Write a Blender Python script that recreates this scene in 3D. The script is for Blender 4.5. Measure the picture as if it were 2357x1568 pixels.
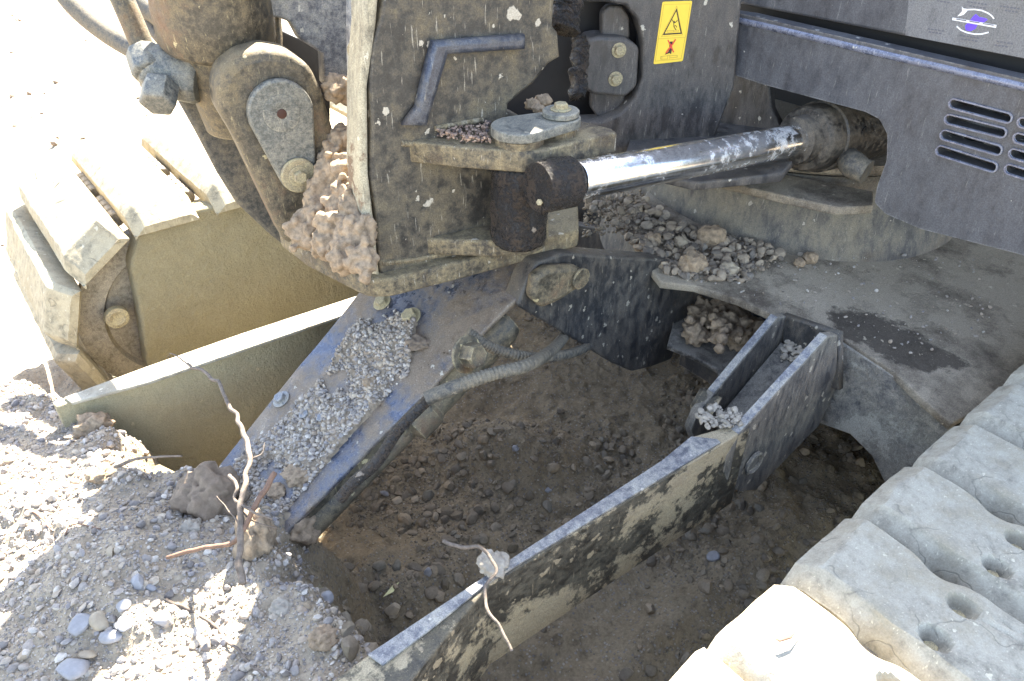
import bpy, bmesh, math, random
import numpy as np
from mathutils import Vector, Matrix, noise
random.seed(7); rng = np.random.default_rng(11)
for o in list(bpy.data.objects): bpy.data.objects.remove(o)
S = bpy.context.scene; C = S.collection
# ---------------------------------------------------------------- camera, sky, sun, exposure
PITCH = math.radians(35); AZ = math.radians(38.6); FOC = 1700.0
CAM = Vector((0, 0, 1.5))
cd = bpy.data.cameras.new('camera'); cam = bpy.data.objects.new('camera', cd); C.objects.link(cam)
cam.location = CAM; cam.rotation_euler = (math.pi/2-PITCH, 0, -AZ)
cd.lens = 36*FOC/2356; cd.sensor_width = 36; cd.clip_start = .02; cd.clip_end = 3000
S.camera = cam
SUNV = Vector((.74, .60, 1)).normalized()
SEL = math.asin(SUNV.z)
w = bpy.data.worlds.new('World'); S.world = w; w.use_nodes = True
nt = w.node_tree; bg = nt.nodes['Background']
sky = nt.nodes.new('ShaderNodeTexSky'); sky.sky_type = 'NISHITA'; sky.sun_disc = False
sky.sun_elevation = SEL; sky.sun_rotation = math.atan2(SUNV.x, SUNV.y)
hs = nt.nodes.new('ShaderNodeHueSaturation'); hs.inputs['Saturation'].default_value = .78
nt.links.new(sky.outputs[0], hs.inputs['Color']); nt.links.new(hs.outputs[0], bg.inputs[0]); bg.inputs[1].default_value = .105
ld = bpy.data.lights.new('sun', 'SUN'); ld.energy = 5; ld.angle = math.radians(.5); ld.color = (1, .92, .78)
sun = bpy.data.objects.new('sun', ld); C.objects.link(sun); sun.location = (3, 3, 6)
sun.rotation_euler = SUNV.to_track_quat('Z', 'Y').to_euler()
S.view_settings.view_transform = 'Standard'; S.view_settings.look = 'None'
S.view_settings.exposure = 3.1; S.view_settings.gamma = 1
S.render.resolution_x = 1024; S.render.resolution_y = 681
S.render.engine = 'CYCLES'; S.cycles.max_bounces = 6; S.cycles.diffuse_bounces = 4

# ---------------------------------------------------------------- measuring helpers (photo pixel on a real plane)
F = Vector((math.sin(AZ)*math.cos(PITCH), math.cos(AZ)*math.cos(PITCH), -math.sin(PITCH)))
R = Vector((math.cos(AZ), -math.sin(AZ), 0)); U = R.cross(F)
def ray(x, y): return F + R*((x-1178)/FOC) + U*((784-y)/FOC)
def hit(x, y, pl):
    d = ray(x, y); return CAM + d*((pl[0]-CAM).dot(pl[1])/d.dot(pl[1]))
def dep(x, y, d): return CAM + ray(x, y)*d
def ZP(z): return (Vector((0, 0, z)), Vector((0, 0, 1)))
def YP(y): return (Vector((0, y, 0)), Vector((0, -1, 0)))
def XP(x): return (Vector((x, 0, 0)), Vector((-1, 0, 0)))
def H(r, f, z=0): return Vector((math.sin(AZ)*f+math.cos(AZ)*r, math.cos(AZ)*f-math.sin(AZ)*r, z))
def proj_px(p):
    d = Vector(p)-CAM; w_ = d.dot(F); return 1178+FOC*d.dot(R)/w_, 784-FOC*d.dot(U)/w_
def off(pl, d): return (pl[0]+pl[1]*d, pl[1])

# ---------------------------------------------------------------- object helpers
WL = {}
def tag(o, label=None, cat=None, group=None, kind=None):
    for k, v in (('label', label), ('category', cat), ('group', group), ('kind', kind)):
        if v: o[k] = v
    return o
def empty(name, loc, label, cat, group=None):
    o = bpy.data.objects.new(name, None); C.objects.link(o); o.location = loc; o.empty_display_size = .1
    WL[o] = Vector(loc); return tag(o, label, cat, group)
def obj(name, me, mat, parent=None):
    """mesh is in world coordinates; origin moved to its centre"""
    n = len(me.vertices); co = np.empty(n*3); me.vertices.foreach_get('co', co); co = co.reshape(-1, 3)
    c = (co.min(0)+co.max(0))/2; co -= c; me.vertices.foreach_set('co', co.ravel()); me.update()
    o = bpy.data.objects.new(name, me); C.objects.link(o); me.materials.clear()
    me.materials.append(mat); WL[o] = Vector(c)
    if parent: o.parent = parent; o.location = WL[o]-WL[parent]
    else: o.location = c
    return o
def smooth(me, ang=None):
    me.polygons.foreach_set('use_smooth', [True]*len(me.polygons))
    if ang: me.set_sharp_from_angle(angle=math.radians(ang))
def rnd_poly(P, r):
    if r <= 0: return P
    out = []; n = len(P)
    for i in range(n):
        a, b, c = P[i-1], P[i], P[(i+1) % n]
        u = (a-b); v = (c-b); lu, lv = u.length, v.length
        if lu < 1e-6 or lv < 1e-6: continue
        t = min(r, lu*.45, lv*.45); p0 = b+u/lu*t; p1 = b+v/lv*t
        for k in range(6):
            s = k/5; out.append(p0*(1-s)**2+b*2*s*(1-s)+p1*s*s)
    return out
def slab(name, pts, pl, th, mat, parent=None, bev=.004, r=0, holes=(), world=False, lift=0):
    """outline given in photo pixels on plane pl (or world points), real thickness th away behind it"""
    p0, n = pl; n = n.normalized(); p0 = p0+n*lift
    e1 = Vector((0, 0, 1)).cross(n)
    e1 = Vector((1, 0, 0)) if e1.length < .2 else e1.normalized()
    e2 = n.cross(e1)
    M = Matrix((e1, e2, n)).transposed().to_4x4(); M.translation = p0
    cu = bpy.data.curves.new('c', 'CURVE'); cu.dimensions = '2D'; cu.fill_mode = 'BOTH'
    bev = min(bev, th*.45); cu.extrude = th/2-bev; cu.bevel_depth = bev; cu.offset = -bev; cu.bevel_resolution = 2
    for k, PP in enumerate([pts]+list(holes)):
        W = [Vector(q) if world else hit(q[0], q[1], (p0, n)) for q in PP]
        L = [Vector(((q-p0).dot(e1), (q-p0).dot(e2))) for q in W]
        if k == 0: L = rnd_poly(L, r)
        sp = cu.splines.new('POLY'); sp.points.add(len(L)-1); sp.use_cyclic_u = True
        for i, q in enumerate(L): sp.points[i].co = (q.x, q.y, 0, 1)
    ob = bpy.data.objects.new('t', cu); C.objects.link(ob)
    bpy.context.view_layer.update()
    me = bpy.data.meshes.new_from_object(ob.evaluated_get(bpy.context.evaluated_depsgraph_get()))
    bpy.data.objects.remove(ob); bpy.data.curves.remove(cu)
    me.transform(M @ Matrix.Translation((0, 0, -th/2)))
    return obj(name, me, mat, parent)
def slab_fill(name, pts, pl, th, mat, parent=None, bev=.006, r=0, holes=()):
    p0, n = pl; n = n.normalized(); bm = bmesh.new(); es = []
    for k, PP in enumerate([pts]+list(holes)):
        W = [hit(q[0], q[1], pl) for q in PP]
        if k == 0: W = rnd_poly(W, r)
        vs = [bm.verts.new(q) for q in W]; es += [bm.edges.new((vs[i-1], vs[i])) for i in range(len(vs))]
    bmesh.ops.triangle_fill(bm, edges=es, use_beauty=True, normal=n)
    f0 = bm.faces[:]; rim = [e for e in bm.edges if len(e.link_faces) == 1]
    ret = bmesh.ops.extrude_face_region(bm, geom=f0); nv = [v for v in ret['geom'] if isinstance(v, bmesh.types.BMVert)]
    for v in nv: v.co -= n*th
    bmesh.ops.recalc_face_normals(bm, faces=bm.faces[:])
    rim = [e for e in rim if e.is_valid]
    bmesh.ops.bevel(bm, geom=rim, offset=bev, segments=3, affect='EDGES', profile=.5, clamp_overlap=True)
    me = bpy.data.meshes.new('s'); bm.to_mesh(me); bm.free(); return obj(name, me, mat, parent)
def frame(ax):
    ax = ax.normalized(); e1 = ax.orthogonal().normalized(); return e1, ax.cross(e1), ax
def lathe_me(prof, o, ax, n=48, phase=0):
    e1, e2, a = frame(ax); V = []; Fc = []
    for r, h in prof:
        for k in range(n):
            t = 2*math.pi*k/n+phase; V.append(o+a*h+(e1*math.cos(t)+e2*math.sin(t))*r)
    for i in range(len(prof)-1):
        for k in range(n):
            k2 = (k+1) % n; Fc.append((i*n+k, i*n+k2, (i+1)*n+k2, (i+1)*n+k))
    Fc.append(tuple(range(n))[::-1]); Fc.append(tuple((len(prof)-1)*n+k for k in range(n)))
    me = bpy.data.meshes.new('m'); me.from_pydata([tuple(v) for v in V], [], Fc); me.update(); return me
def lathe(name, prof, o, ax, mat, parent=None, n=48, ang=35):
    me = lathe_me(prof, o, ax, n); smooth(me, ang); return obj(name, me, mat, parent)
def boxme(x0, x1, y0, y1, z0, z1, bev=.03):
    bm = bmesh.new(); bmesh.ops.create_cube(bm, size=1)
    for v in bm.verts: v.co = Vector(((x0+x1)/2+v.co.x*(x1-x0), (y0+y1)/2+v.co.y*(y1-y0), (z0+z1)/2+v.co.z*(z1-z0)))
    bmesh.ops.bevel(bm, geom=bm.edges[:], offset=bev, segments=3, affect='EDGES'); me = bpy.data.meshes.new('b'); bm.to_mesh(me); bm.free(); return me
def catmull(P, n=8):
    P = [Vector(p) for p in P]; Q = [P[0]*2-P[1]]+P+[P[-1]*2-P[-2]]; out = []
    for i in range(1, len(Q)-2):
        for k in range(n):
            t = k/n; a, b, c, d = Q[i-1], Q[i], Q[i+1], Q[i+2]
            out.append(.5*((2*b)+(c-a)*t+(2*a-5*b+4*c-d)*t*t+(-a+3*b-3*c+d)*t**3))
    return out+[P[-1]]
def tube_me(P, rad, n=14, cap=True):
    """rad: function of t in 0..1 or number"""
    V = []; Fc = []; m = len(P); prev = None
    for i, p in enumerate(P):
        d = (P[min(i+1, m-1)]-P[max(i-1, 0)]).normalized()
        e1 = d.orthogonal().normalized() if prev is None else (prev-d*prev.dot(d)).normalized()
        prev = e1; e2 = d.cross(e1); r = rad(i/(m-1)) if callable(rad) else rad
        for k in range(n):
            t = 2*math.pi*k/n; V.append(p+(e1*math.cos(t)+e2*math.sin(t))*r)
    for i in range(m-1):
        for k in range(n):
            k2 = (k+1) % n; Fc.append((i*n+k, i*n+k2, (i+1)*n+k2, (i+1)*n+k))
    Fc.append(tuple(range(n))[::-1]); Fc.append(tuple((m-1)*n+k for k in range(n)))
    me = bpy.data.meshes.new('m'); me.from_pydata([tuple(v) for v in V], [], Fc); me.update(); return me
def tube(name, P, rad, mat, parent=None, n=14, sub=8, ang=50):
    P = catmull(P, sub) if sub else [Vector(p) for p in P]
    me = tube_me(P, rad, n); smooth(me, ang); return obj(name, me, mat, parent)
def bolt(name, o, ax, r, mat, parent, h=None, washer=True):
    h = h or r*.75; e = []; z = 0
    if washer:
        me1 = lathe_me([(r*1.45, 0), (r*1.5, .0006), (r*1.5, r*.16), (r*1.42, r*.2)], o, ax, 28); z = r*.2; e.append(me1)
    e.append(lathe_me([(r, z), (r*1.0, z+h*.85), (r*.86, z+h), (r*.5, z+h*.98)], o, ax, 6, random.random()))
    bm = bmesh.new()
    for m in e: bm.from_mesh(m); bpy.data.meshes.remove(m)
    me = bpy.data.meshes.new('b'); bm.to_mesh(me); bm.free(); smooth(me, 25)
    return obj(name, me, mat, parent)

# ---------------------------------------------------------------- materials
def nd(t, k, **kw):
    n = t.nodes.new('ShaderNode'+k)
    for a, b in kw.items(): setattr(n, a, b)
    return n
def mixc(t, fac, a, b, bt='MIX'):
    m = nd(t, 'Mix', data_type='RGBA', blend_type=bt)
    for s, v in ((0, fac), (6, a), (7, b)):
        if hasattr(v, 'is_linked') or hasattr(v, 'links'): t.links.new(v, m.inputs[s])
        else: m.inputs[s].default_value = v if s == 0 else (*v, 1)
    return m.outputs[2]
def mth(t, op, a, b=None):
    m = nd(t, 'Math', operation=op)
    for i, v in enumerate((a, b)):
        if v is None: continue
        if hasattr(v, 'links'): t.links.new(v, m.inputs[i])
        else: m.inputs[i].default_value = v
    return m.outputs[0]
def rng_(t, v, a, b, lo=0, hi=1):
    m = nd(t, 'MapRange'); t.links.new(v, m.inputs[0])
    for i, q in enumerate((a, b, lo, hi)): m.inputs[i+1].default_value = q
    return m.outputs[0]
def tex(t, kind, vec, scale, detail=6, rough=.6, **kw):
    n = nd(t, 'Tex'+kind, **kw); n.inputs['Scale'].default_value = scale
    if 'Detail' in n.inputs: n.inputs['Detail'].default_value = detail
    if 'Roughness' in n.inputs: n.inputs['Roughness'].default_value = rough
    t.links.new(vec, n.inputs['Vector']); return n
def mapping(t, vec, sc, rot=(0, 0, 0)):
    m = nd(t, 'Mapping'); t.links.new(vec, m.inputs[0]); m.inputs['Scale'].default_value = sc; m.inputs['Rotation'].default_value = rot
    return m.outputs[0]
def grime(name, base, dust, cov=.4, scale=6, stretch=(1, 1, 1), spots=.5, spot=None, rough=.5, metal=0, bump=.25,
          up=.3, mud=None, mudcov=.0, scratch=.4, soft=.09, bigspots=0, edge=0, msoft=.02, bdist=.004, blob=None, grain=.4, cracks=0, rot=(0, 0, 0)):
    m = bpy.data.materials.new(name); m.use_nodes = True; t = m.node_tree; b = t.nodes['Principled BSDF']
    co = nd(t, 'TexCoord').outputs['Object']; st = mapping(t, co, stretch, rot)
    spot = spot or tuple(min(1, c*1.5) for c in dust)
    A = tex(t, 'Noise', st, scale, 10, .72).outputs[0]; B = tex(t, 'Noise', st, scale*8, 8, .7).outputs[0]
    Fn = tex(t, 'Noise', co, 420, 4, .7).outputs[0]
    nz = nd(t, 'SeparateXYZ'); t.links.new(nd(t, 'NewGeometry').outputs['Normal'], nz.inputs[0])
    s = mth(t, 'ADD', mth(t, 'MULTIPLY', A, .62), mth(t, 'MULTIPLY', B, .38))
    s = mth(t, 'ADD', s, mth(t, 'MULTIPLY', mth(t, 'MAXIMUM', nz.outputs[2], 0.0), up*.25))
    c0 = .5+(.5-cov)*.32; fac = rng_(t, s, c0-soft, c0+soft)
    fine = rng_(t, Fn, .3, .72, 1-grain, 1+grain)
    basec = mixc(t, rng_(t, B, .35, .7), base, tuple(c*1.9+.01 for c in base))
    col = mixc(t, fac, basec, dust)
    if mud:
        Mn = tex(t, 'Noise', co, scale*.8, 12, .74).outputs[0]; mf = rng_(t, Mn, .5+(.5-mudcov)*.35-msoft, .5+(.5-mudcov)*.35+msoft)
        col = mixc(t, mf, col, mud)
    if blob:
        ps = nd(t, 'NewGeometry').outputs['Position']; mp = nd(t, 'Mapping', vector_type='TEXTURE'); t.links.new(ps, mp.inputs[0])
        mp.inputs['Location'].default_value = blob[0]; mp.inputs['Rotation'].default_value = (0, 0, blob[2]); mp.inputs['Scale'].default_value = (*blob[1], 10)
        ln = nd(t, 'VectorMath', operation='LENGTH'); t.links.new(mp.outputs[0], ln.inputs[0])
        nb = tex(t, 'Noise', ps, 14, 8, .7).outputs[0]; q_ = mth(t, 'ADD', ln.outputs['Value'], mth(t, 'MULTIPLY', mth(t, 'SUBTRACT', nb, .5), 1.9))
        col = mixc(t, mth(t, 'MULTIPLY', rng_(t, q_, 1.08, .9), .85), col, blob[3])
    hgt = mth(t, 'ADD', mth(t, 'MULTIPLY', fac, .4), mth(t, 'MULTIPLY', B, .8))
    if mud: hgt = mth(t, 'ADD', hgt, mth(t, 'MULTIPLY', mf, .8))
    if cracks:
        ck = tex(t, 'Noise', mapping(t, co, (1, 1, 1), (.2, .1, .7)), 7, 3, .5).outputs[0]; cm = tex(t, 'Noise', co, 16, 2, .5).outputs[0]
        cl = mth(t, 'MULTIPLY', rng_(t, mth(t, 'ABSOLUTE', mth(t, 'SUBTRACT', ck, .5)), .006, .001), rng_(t, cm, .5, .58)); cl = mth(t, 'MULTIPLY', cl, cracks)
        col = mixc(t, cl, col, tuple(c*.3 for c in dust)); hgt = mth(t, 'SUBTRACT', hgt, mth(t, 'MULTIPLY', cl, 1.5))
    # scratches
    if scratch:
        sc = tex(t, 'Noise', mapping(t, co, (9, 9, .9), (.5, .35, .2)), 26, 3, .6).outputs[0]
        sf = mth(t, 'MULTIPLY', rng_(t, sc, .64, .7), scratch); col = mixc(t, sf, col, spot)
    if edge:
        bv = nd(t, 'Bevel', samples=4); bv.inputs[0].default_value = .005; g = nd(t, 'NewGeometry'); dt = nd(t, 'VectorMath', operation='DOT_PRODUCT')
        t.links.new(bv.outputs[0], dt.inputs[0]); t.links.new(g.outputs['Normal'], dt.inputs[1])
        ef_ = mth(t, 'MULTIPLY', rng_(t, dt.outputs['Value'], .985, .86), rng_(t, B, .42, .56)); col = mixc(t, mth(t, 'MULTIPLY', ef_, edge), col, spot)
    # splashes
    for k, (vs, amt) in enumerate(((70, spots), (30, bigspots))):
        if amt <= 0: continue
        jit = mixc(t, .015 if k == 0 else .03, co, tex(t, 'Noise', co, vs*1.5, 2).outputs['Color'])
        v = tex(t, 'Voronoi', mapping(t, jit, stretch if k else (1, 1, .75), rot), vs, 0); cr = nd(t, 'SeparateColor'); t.links.new(v.outputs['Color'], cr.inputs[0])
        rr = mth(t, 'MULTIPLY', mth(t, 'POWER', cr.outputs[0], 5.0 if k == 0 else 2.5), .42 if k == 0 else .5)
        d = mth(t, 'SUBTRACT', rr, v.outputs['Distance']); on = rng_(t, d, 0, .05)
        on = mth(t, 'MULTIPLY', on, mth(t, 'MULTIPLY', mth(t, 'GREATER_THAN', cr.outputs[1], 1-amt), .85))
        col = mixc(t, on, col, spot); hgt = mth(t, 'ADD', hgt, mth(t, 'MULTIPLY', on, .5))
    fm = nd(t, 'Mix', data_type='RGBA', blend_type='MULTIPLY'); fm.inputs[0].default_value = 1
    t.links.new(col, fm.inputs[6]); cmb = nd(t, 'CombineColor')
    for i in range(3): t.links.new(fine, cmb.inputs[i])
    t.links.new(cmb.outputs[0], fm.inputs[7]); t.links.new(fm.outputs[2], b.inputs['Base Color'])
    t.links.new(rng_(t, fac, 0, 1, rough, .92), b.inputs['Roughness'])
    if metal: t.links.new(rng_(t, fac, 0, 1, metal, 0), b.inputs['Metallic'])
    hgt = mth(t, 'ADD', hgt, mth(t, 'MULTIPLY', Fn, .35))
    bp = nd(t, 'Bump'); bp.inputs['Strength'].default_value = bump; bp.inputs['Distance'].default_value = bdist
    t.links.new(hgt, bp.inputs['Height']); t.links.new(bp.outputs[0], b.inputs['Normal'])
    return m
def plain(name, col, rough=.5, metal=0, var=.25, sc=40, bump=.1, island=None):
    m = bpy.data.materials.new(name); m.use_nodes = True; t = m.node_tree; b = t.nodes['Principled BSDF']
    co = nd(t, 'TexCoord').outputs['Object']; N = tex(t, 'Noise', co, sc, 8, .7).outputs[0]
    c = mixc(t, rng_(t, N, .3, .7), tuple(max(0, x*(1-var)) for x in col), tuple(min(1, x*(1+var)) for x in col))
    if island:
        ri = nd(t, 'NewGeometry').outputs['Random Per Island']; cr = nd(t, 'ValToRGB'); t.links.new(ri, cr.inputs[0])
        el = cr.color_ramp.elements; el[0].color = (*island[0], 1); el[1].color = (*island[-1], 1); el[1].position = 1
        for i, q in enumerate(island[1:-1]): e = el.new((i+1)/(len(island)-1)); e.color = (*q, 1)
        c = mixc(t, 1.0, cr.outputs[0], mixc(t, rng_(t, N, .3, .7), (.75,)*3, (1.2,)*3), 'MULTIPLY')
    t.links.new(c, b.inputs['Base Color']); b.inputs['Roughness'].default_value = rough; b.inputs['Metallic'].default_value = metal
    if bump:
        bp = nd(t, 'Bump'); bp.inputs['Strength'].default_value = bump; bp.inputs['Distance'].default_value = .003
        t.links.new(N, bp.inputs['Height']); t.links.new(bp.outputs[0], b.inputs['Normal'])
    return m
TAN = (.34, .29, .21); PALE = (.5, .45, .36)
M = {}
M['bracket'] = grime('bracket_paint', (.026, .024, .021), (.14, .115, .075), soft=.07, edge=.8, cov=.42, scale=5, spots=.4, spot=PALE, rough=.45, scratch=.5, bigspots=.12)
M['bracket_worn'] = grime('worn_bracket', (.045, .038, .028), (.27, .215, .125), edge=.5, cov=.5, scale=11, spots=.35, spot=PALE, rough=.5, scratch=.6, mud=(.1, .075, .05), mudcov=.3, msoft=.05, bump=.6)
M['ribpaint'] = grime('rib_paint', (.045, .05, .065), (.12, .11, .095), edge=.6, cov=.25, scale=8, spots=.4, spot=PALE, rough=.3, metal=.3, scratch=.4)
M['rim'] = grime('worn_fold', (.12, .13, .175), (.2, .2, .23), cov=.3, scale=8, spots=.4, spot=(.6, .57, .5), rough=.25, metal=.3, scratch=.3, up=0, bump=.1)  # pale blue base paints the sky highlight on fold and slot rims
M['edge'] = grime('worn_edge', (.16, .14, .1), (.42, .37, .26), cov=.6, scale=8, stretch=(1, 1, .5), spots=.3, spot=(.6, .55, .42), rough=.5, scratch=.5, mud=(.2, .14, .09), mudcov=.2)
M['lug'] = grime('dusty_lug', (.04, .035, .026), (.19, .15, .09), edge=.6, cov=.42, scale=9, spots=.3, spot=(.5, .42, .24), rough=.42, scratch=.4, mud=(.16, .1, .06), mudcov=.22, msoft=.06)
M['flag'] = grime('flag_steel', (.09, .095, .09), (.26, .24, .19), edge=.7, cov=.35, scale=14, spots=.4, rough=.42, metal=.3)
M['house'] = grime('house_paint', (.03, .029, .03), (.12, .105, .09), edge=.35, cov=.35, scale=5, stretch=(1, 1, .35), spots=.35, spot=(.5, .46, .38), rough=.36, scratch=.25)
M['skirt'] = grime('skirt_paint', (.045, .046, .053), (.115, .112, .112), edge=.3, cov=.2, scale=4, stretch=(1, 1, .5), spots=.4, spot=(.55, .52, .46), rough=.33, scratch=.15, up=.1, bump=.1, soft=.2, bigspots=.03)
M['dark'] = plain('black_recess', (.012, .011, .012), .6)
M['grease'] = grime('black_grease', (.009, .008, .008), (.1, .068, .042), cov=.3, scale=22, spots=.2, spot=(.3, .25, .2), rough=.14, bump=.9, scratch=0, bdist=.006, up=0)
M['chrome'] = grime('chrome_rod', (.7, .7, .7), (.42, .38, .3), cov=-.1, scale=7, spots=.15, rough=.16, metal=1, bump=.06, scratch=.4, up=.1, soft=.16)
M['cylinder'] = grime('cylinder_steel', (.022, .02, .018), (.12, .1, .075), cov=.32, scale=10, spots=.2, rough=.28, metal=.3)
M['chassis'] = grime('chassis_paint', (.025, .025, .026), (.12, .1, .075), edge=.6, cov=.36, scale=6, stretch=(1, 1, .5), spots=.6, spot=(.36, .32, .25), rough=.38)
M['ring'] = grime('ring_base', (.06, .055, .05), (.2, .17, .125), cov=.5, scale=4, stretch=(1, 1, .5), spots=.3, spot=(.36, .32, .26), rough=.7, mud=(.11, .085, .06), mudcov=.35, msoft=.06)
M['armmud'] = grime('arm_side_mud', (.14, .12, .07), (.48, .41, .25), cov=1.2, scale=7, stretch=(1, 1, .45), spots=.15, rough=.85, grain=.25, mud=(.56, .49, .3), mudcov=.55, scratch=.25, bump=1, bdist=.012, msoft=.12, soft=.06)  # brighter yellow copy of the mud plate, warm bounce light painted in
M['deck'] = grime('dusty_deck', (.05, .05, .055), (.34, .285, .21), cov=.9, scale=5, spots=.3, rough=.6, mud=(.11, .085, .062), mudcov=.33, msoft=.07, up=.3, bump=1., bdist=.006, blob=((1.492, 0.530, 0.565), (0.136, .075), -1.330, (.04, .03, .022)))
M['web'] = grime('mud_caked_web', (.06, .062, .07), (.34, .31, .26), cov=.7, scale=6, spots=.4, spot=(.5, .46, .38), rough=.55, mud=(.42, .39, .33), mudcov=.45, msoft=.03, bump=.8, bdist=.006)
M['lugpaint'] = grime('lug_paint', (.045, .045, .047), (.2, .175, .14), edge=.8, cov=.5, scale=8, stretch=(1.6, 1, .5), spots=.6, spot=(.42, .37, .29), rough=.42, rot=(0, .7, 0), scratch=.5, bump=.4)
M['floor'] = grime('stained_floor', (.02, .017, .016), (.2, .18, .15), cov=.5, scale=9, spots=.3, rough=.5, mud=(.3, .27, .23), mudcov=.3, bump=.5)
M['stain'] = grime('wet_stain', (.055, .043, .033), (.11, .087, .065), cov=.5, scale=20, spots=.1, spot=(.3, .27, .22), rough=.6, bump=.6)
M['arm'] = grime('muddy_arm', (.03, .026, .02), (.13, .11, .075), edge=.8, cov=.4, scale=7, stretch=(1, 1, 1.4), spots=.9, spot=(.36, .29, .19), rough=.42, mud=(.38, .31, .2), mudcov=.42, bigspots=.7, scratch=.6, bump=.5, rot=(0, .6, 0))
M['armtop'] = grime('arm_top', (.12, .125, .14), (.4, .37, .31), cov=.42, scale=9, spots=.5, spot=(.6, .56, .48), rough=.34, metal=.35, scratch=.4, up=0, bump=.2)
M['guard'] = grime('guard_paint', (.07, .08, .11), (.19, .155, .115), edge=.7, cov=.42, scale=6, spots=.35, spot=(.5, .46, .38), rough=.26, metal=.5, mud=(.22, .17, .12), mudcov=.42, msoft=.05, scratch=.5, up=0, bump=.3)
M['mudplate'] = grime('mud_plate', (.12, .105, .065), (.34, .295, .185), cov=1.1, scale=7, stretch=(1, 1, .45), spots=.15, rough=.85, grain=.25, mud=(.4, .35, .225), mudcov=.5, scratch=.25, bump=1, bdist=.014, msoft=.12, soft=.06)
M['pad'] = grime('dried_mud_pad', (.2, .18, .14), (.38, .35, .28), edge=.4, cov=.55, scale=5, spots=.35, spot=(.55, .5, .38), rough=.8, scratch=.8, bump=.3, bdist=.005, up=0, mudcov=.35, msoft=.06, grain=.16, cracks=.55, mud=(.3, .26, .185))
M['padtan'] = grime('tan_mud_pad', (.2, .175, .12), (.4, .345, .235), edge=.4, cov=.55, scale=5, spots=.35, spot=(.55, .5, .38), rough=.8, scratch=.8, bump=.3, bdist=.005, up=0, mudcov=.35, msoft=.06, grain=.16, cracks=.55, mud=(.3, .25, .16))
M['chain'] = grime('track_chain', (.13, .11, .08), (.3, .26, .2), cov=.5, scale=10, spots=.2, rough=.6)
M['steel'] = grime('bolt_steel', (.2, .17, .12), (.4, .34, .2), cov=.5, scale=30, spots=0, rough=.35, metal=.5, scratch=0)
M['rubber'] = grime('rubber_hose', (.035, .035, .033), (.17, .145, .105), cov=.45, scale=12, spots=.2, rough=.5, scratch=0)
M['root'] = plain('bark_root', (.15, .12, .095), .9, 0, .55, 90, 1.)
M['rootdark'] = plain('brown_root', (.17, .1, .065), .8, 0, .4, 60, .6)
M['yellow'] = plain('yellow_vinyl', (.78, .55, .05), .4, 0, .06, 30, 0)
M['ink'] = plain('black_ink', (.02, .012, .01), .5, 0, .1, 30, 0)
M['outline'] = plain('thin_ink', (.45, .3, .04), .5, 0, .1, 30, 0)
M['red'] = plain('red_ink', (.65, .05, .03), .5, 0, .1, 30, 0)
M['white'] = plain('white_ink', (.75, .75, .76), .5, 0, .15, 200, 0)
M['purple'] = plain('purple_ink', (.13, .06, .75), .5, 0, .1, 60, 0)
M['greylabel'] = grime('grey_label', (.12, .12, .125), (.17, .165, .16), cov=.5, scale=8, stretch=(1, 1, .4), spots=.2, spot=(.4, .38, .35), rough=.45, scratch=.1, bump=.05)
M['greyink'] = plain('faded_ink', (.1, .1, .12), .5, 0, .3, 300, 0)
CL = [(.15, .13, .115), (.29, .26, .23), (.37, .31, .245), (.22, .205, .205), (.43, .365, .28), (.32, .25, .18), (.52, .47, .4), (.26, .235, .215)]
M['gravel'] = plain('gravel_stone', (.3, .3, .3), .8, 0, .2, 150, .3, island=CL)
M['rubble'] = plain('clay_rubble', (.3, .3, .3), .95, 0, .3, 90, .8, island=[(.17, .135, .1), (.28, .22, .155), (.13, .11, .09), (.36, .285, .2), (.2, .175, .145)])
M['pitgravel'] = plain('pit_stone', (.3, .3, .3), .85, 0, .2, 150, .3, island=[(.15, .12, .08), (.22, .175, .12), (.12, .1, .075), (.3, .235, .155), (.17, .15, .115)])
M['clod'] = plain('dry_clay', (.29, .215, .14), .95, 0, .5, 70, 1.)
M['clodgrey'] = plain('pale_clay', (.32, .28, .225), .95, 0, .3, 45, .9)
M['cloddark'] = plain('brown_clay', (.2, .15, .105), .95, 0, .4, 45, .9)
M['stone'] = plain('smooth_stone', (.26, .255, .26), .7, 0, .25, 35, .15)
M['stonetan'] = plain('tan_stone', (.33, .27, .19), .75, 0, .25, 35, .2)
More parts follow.
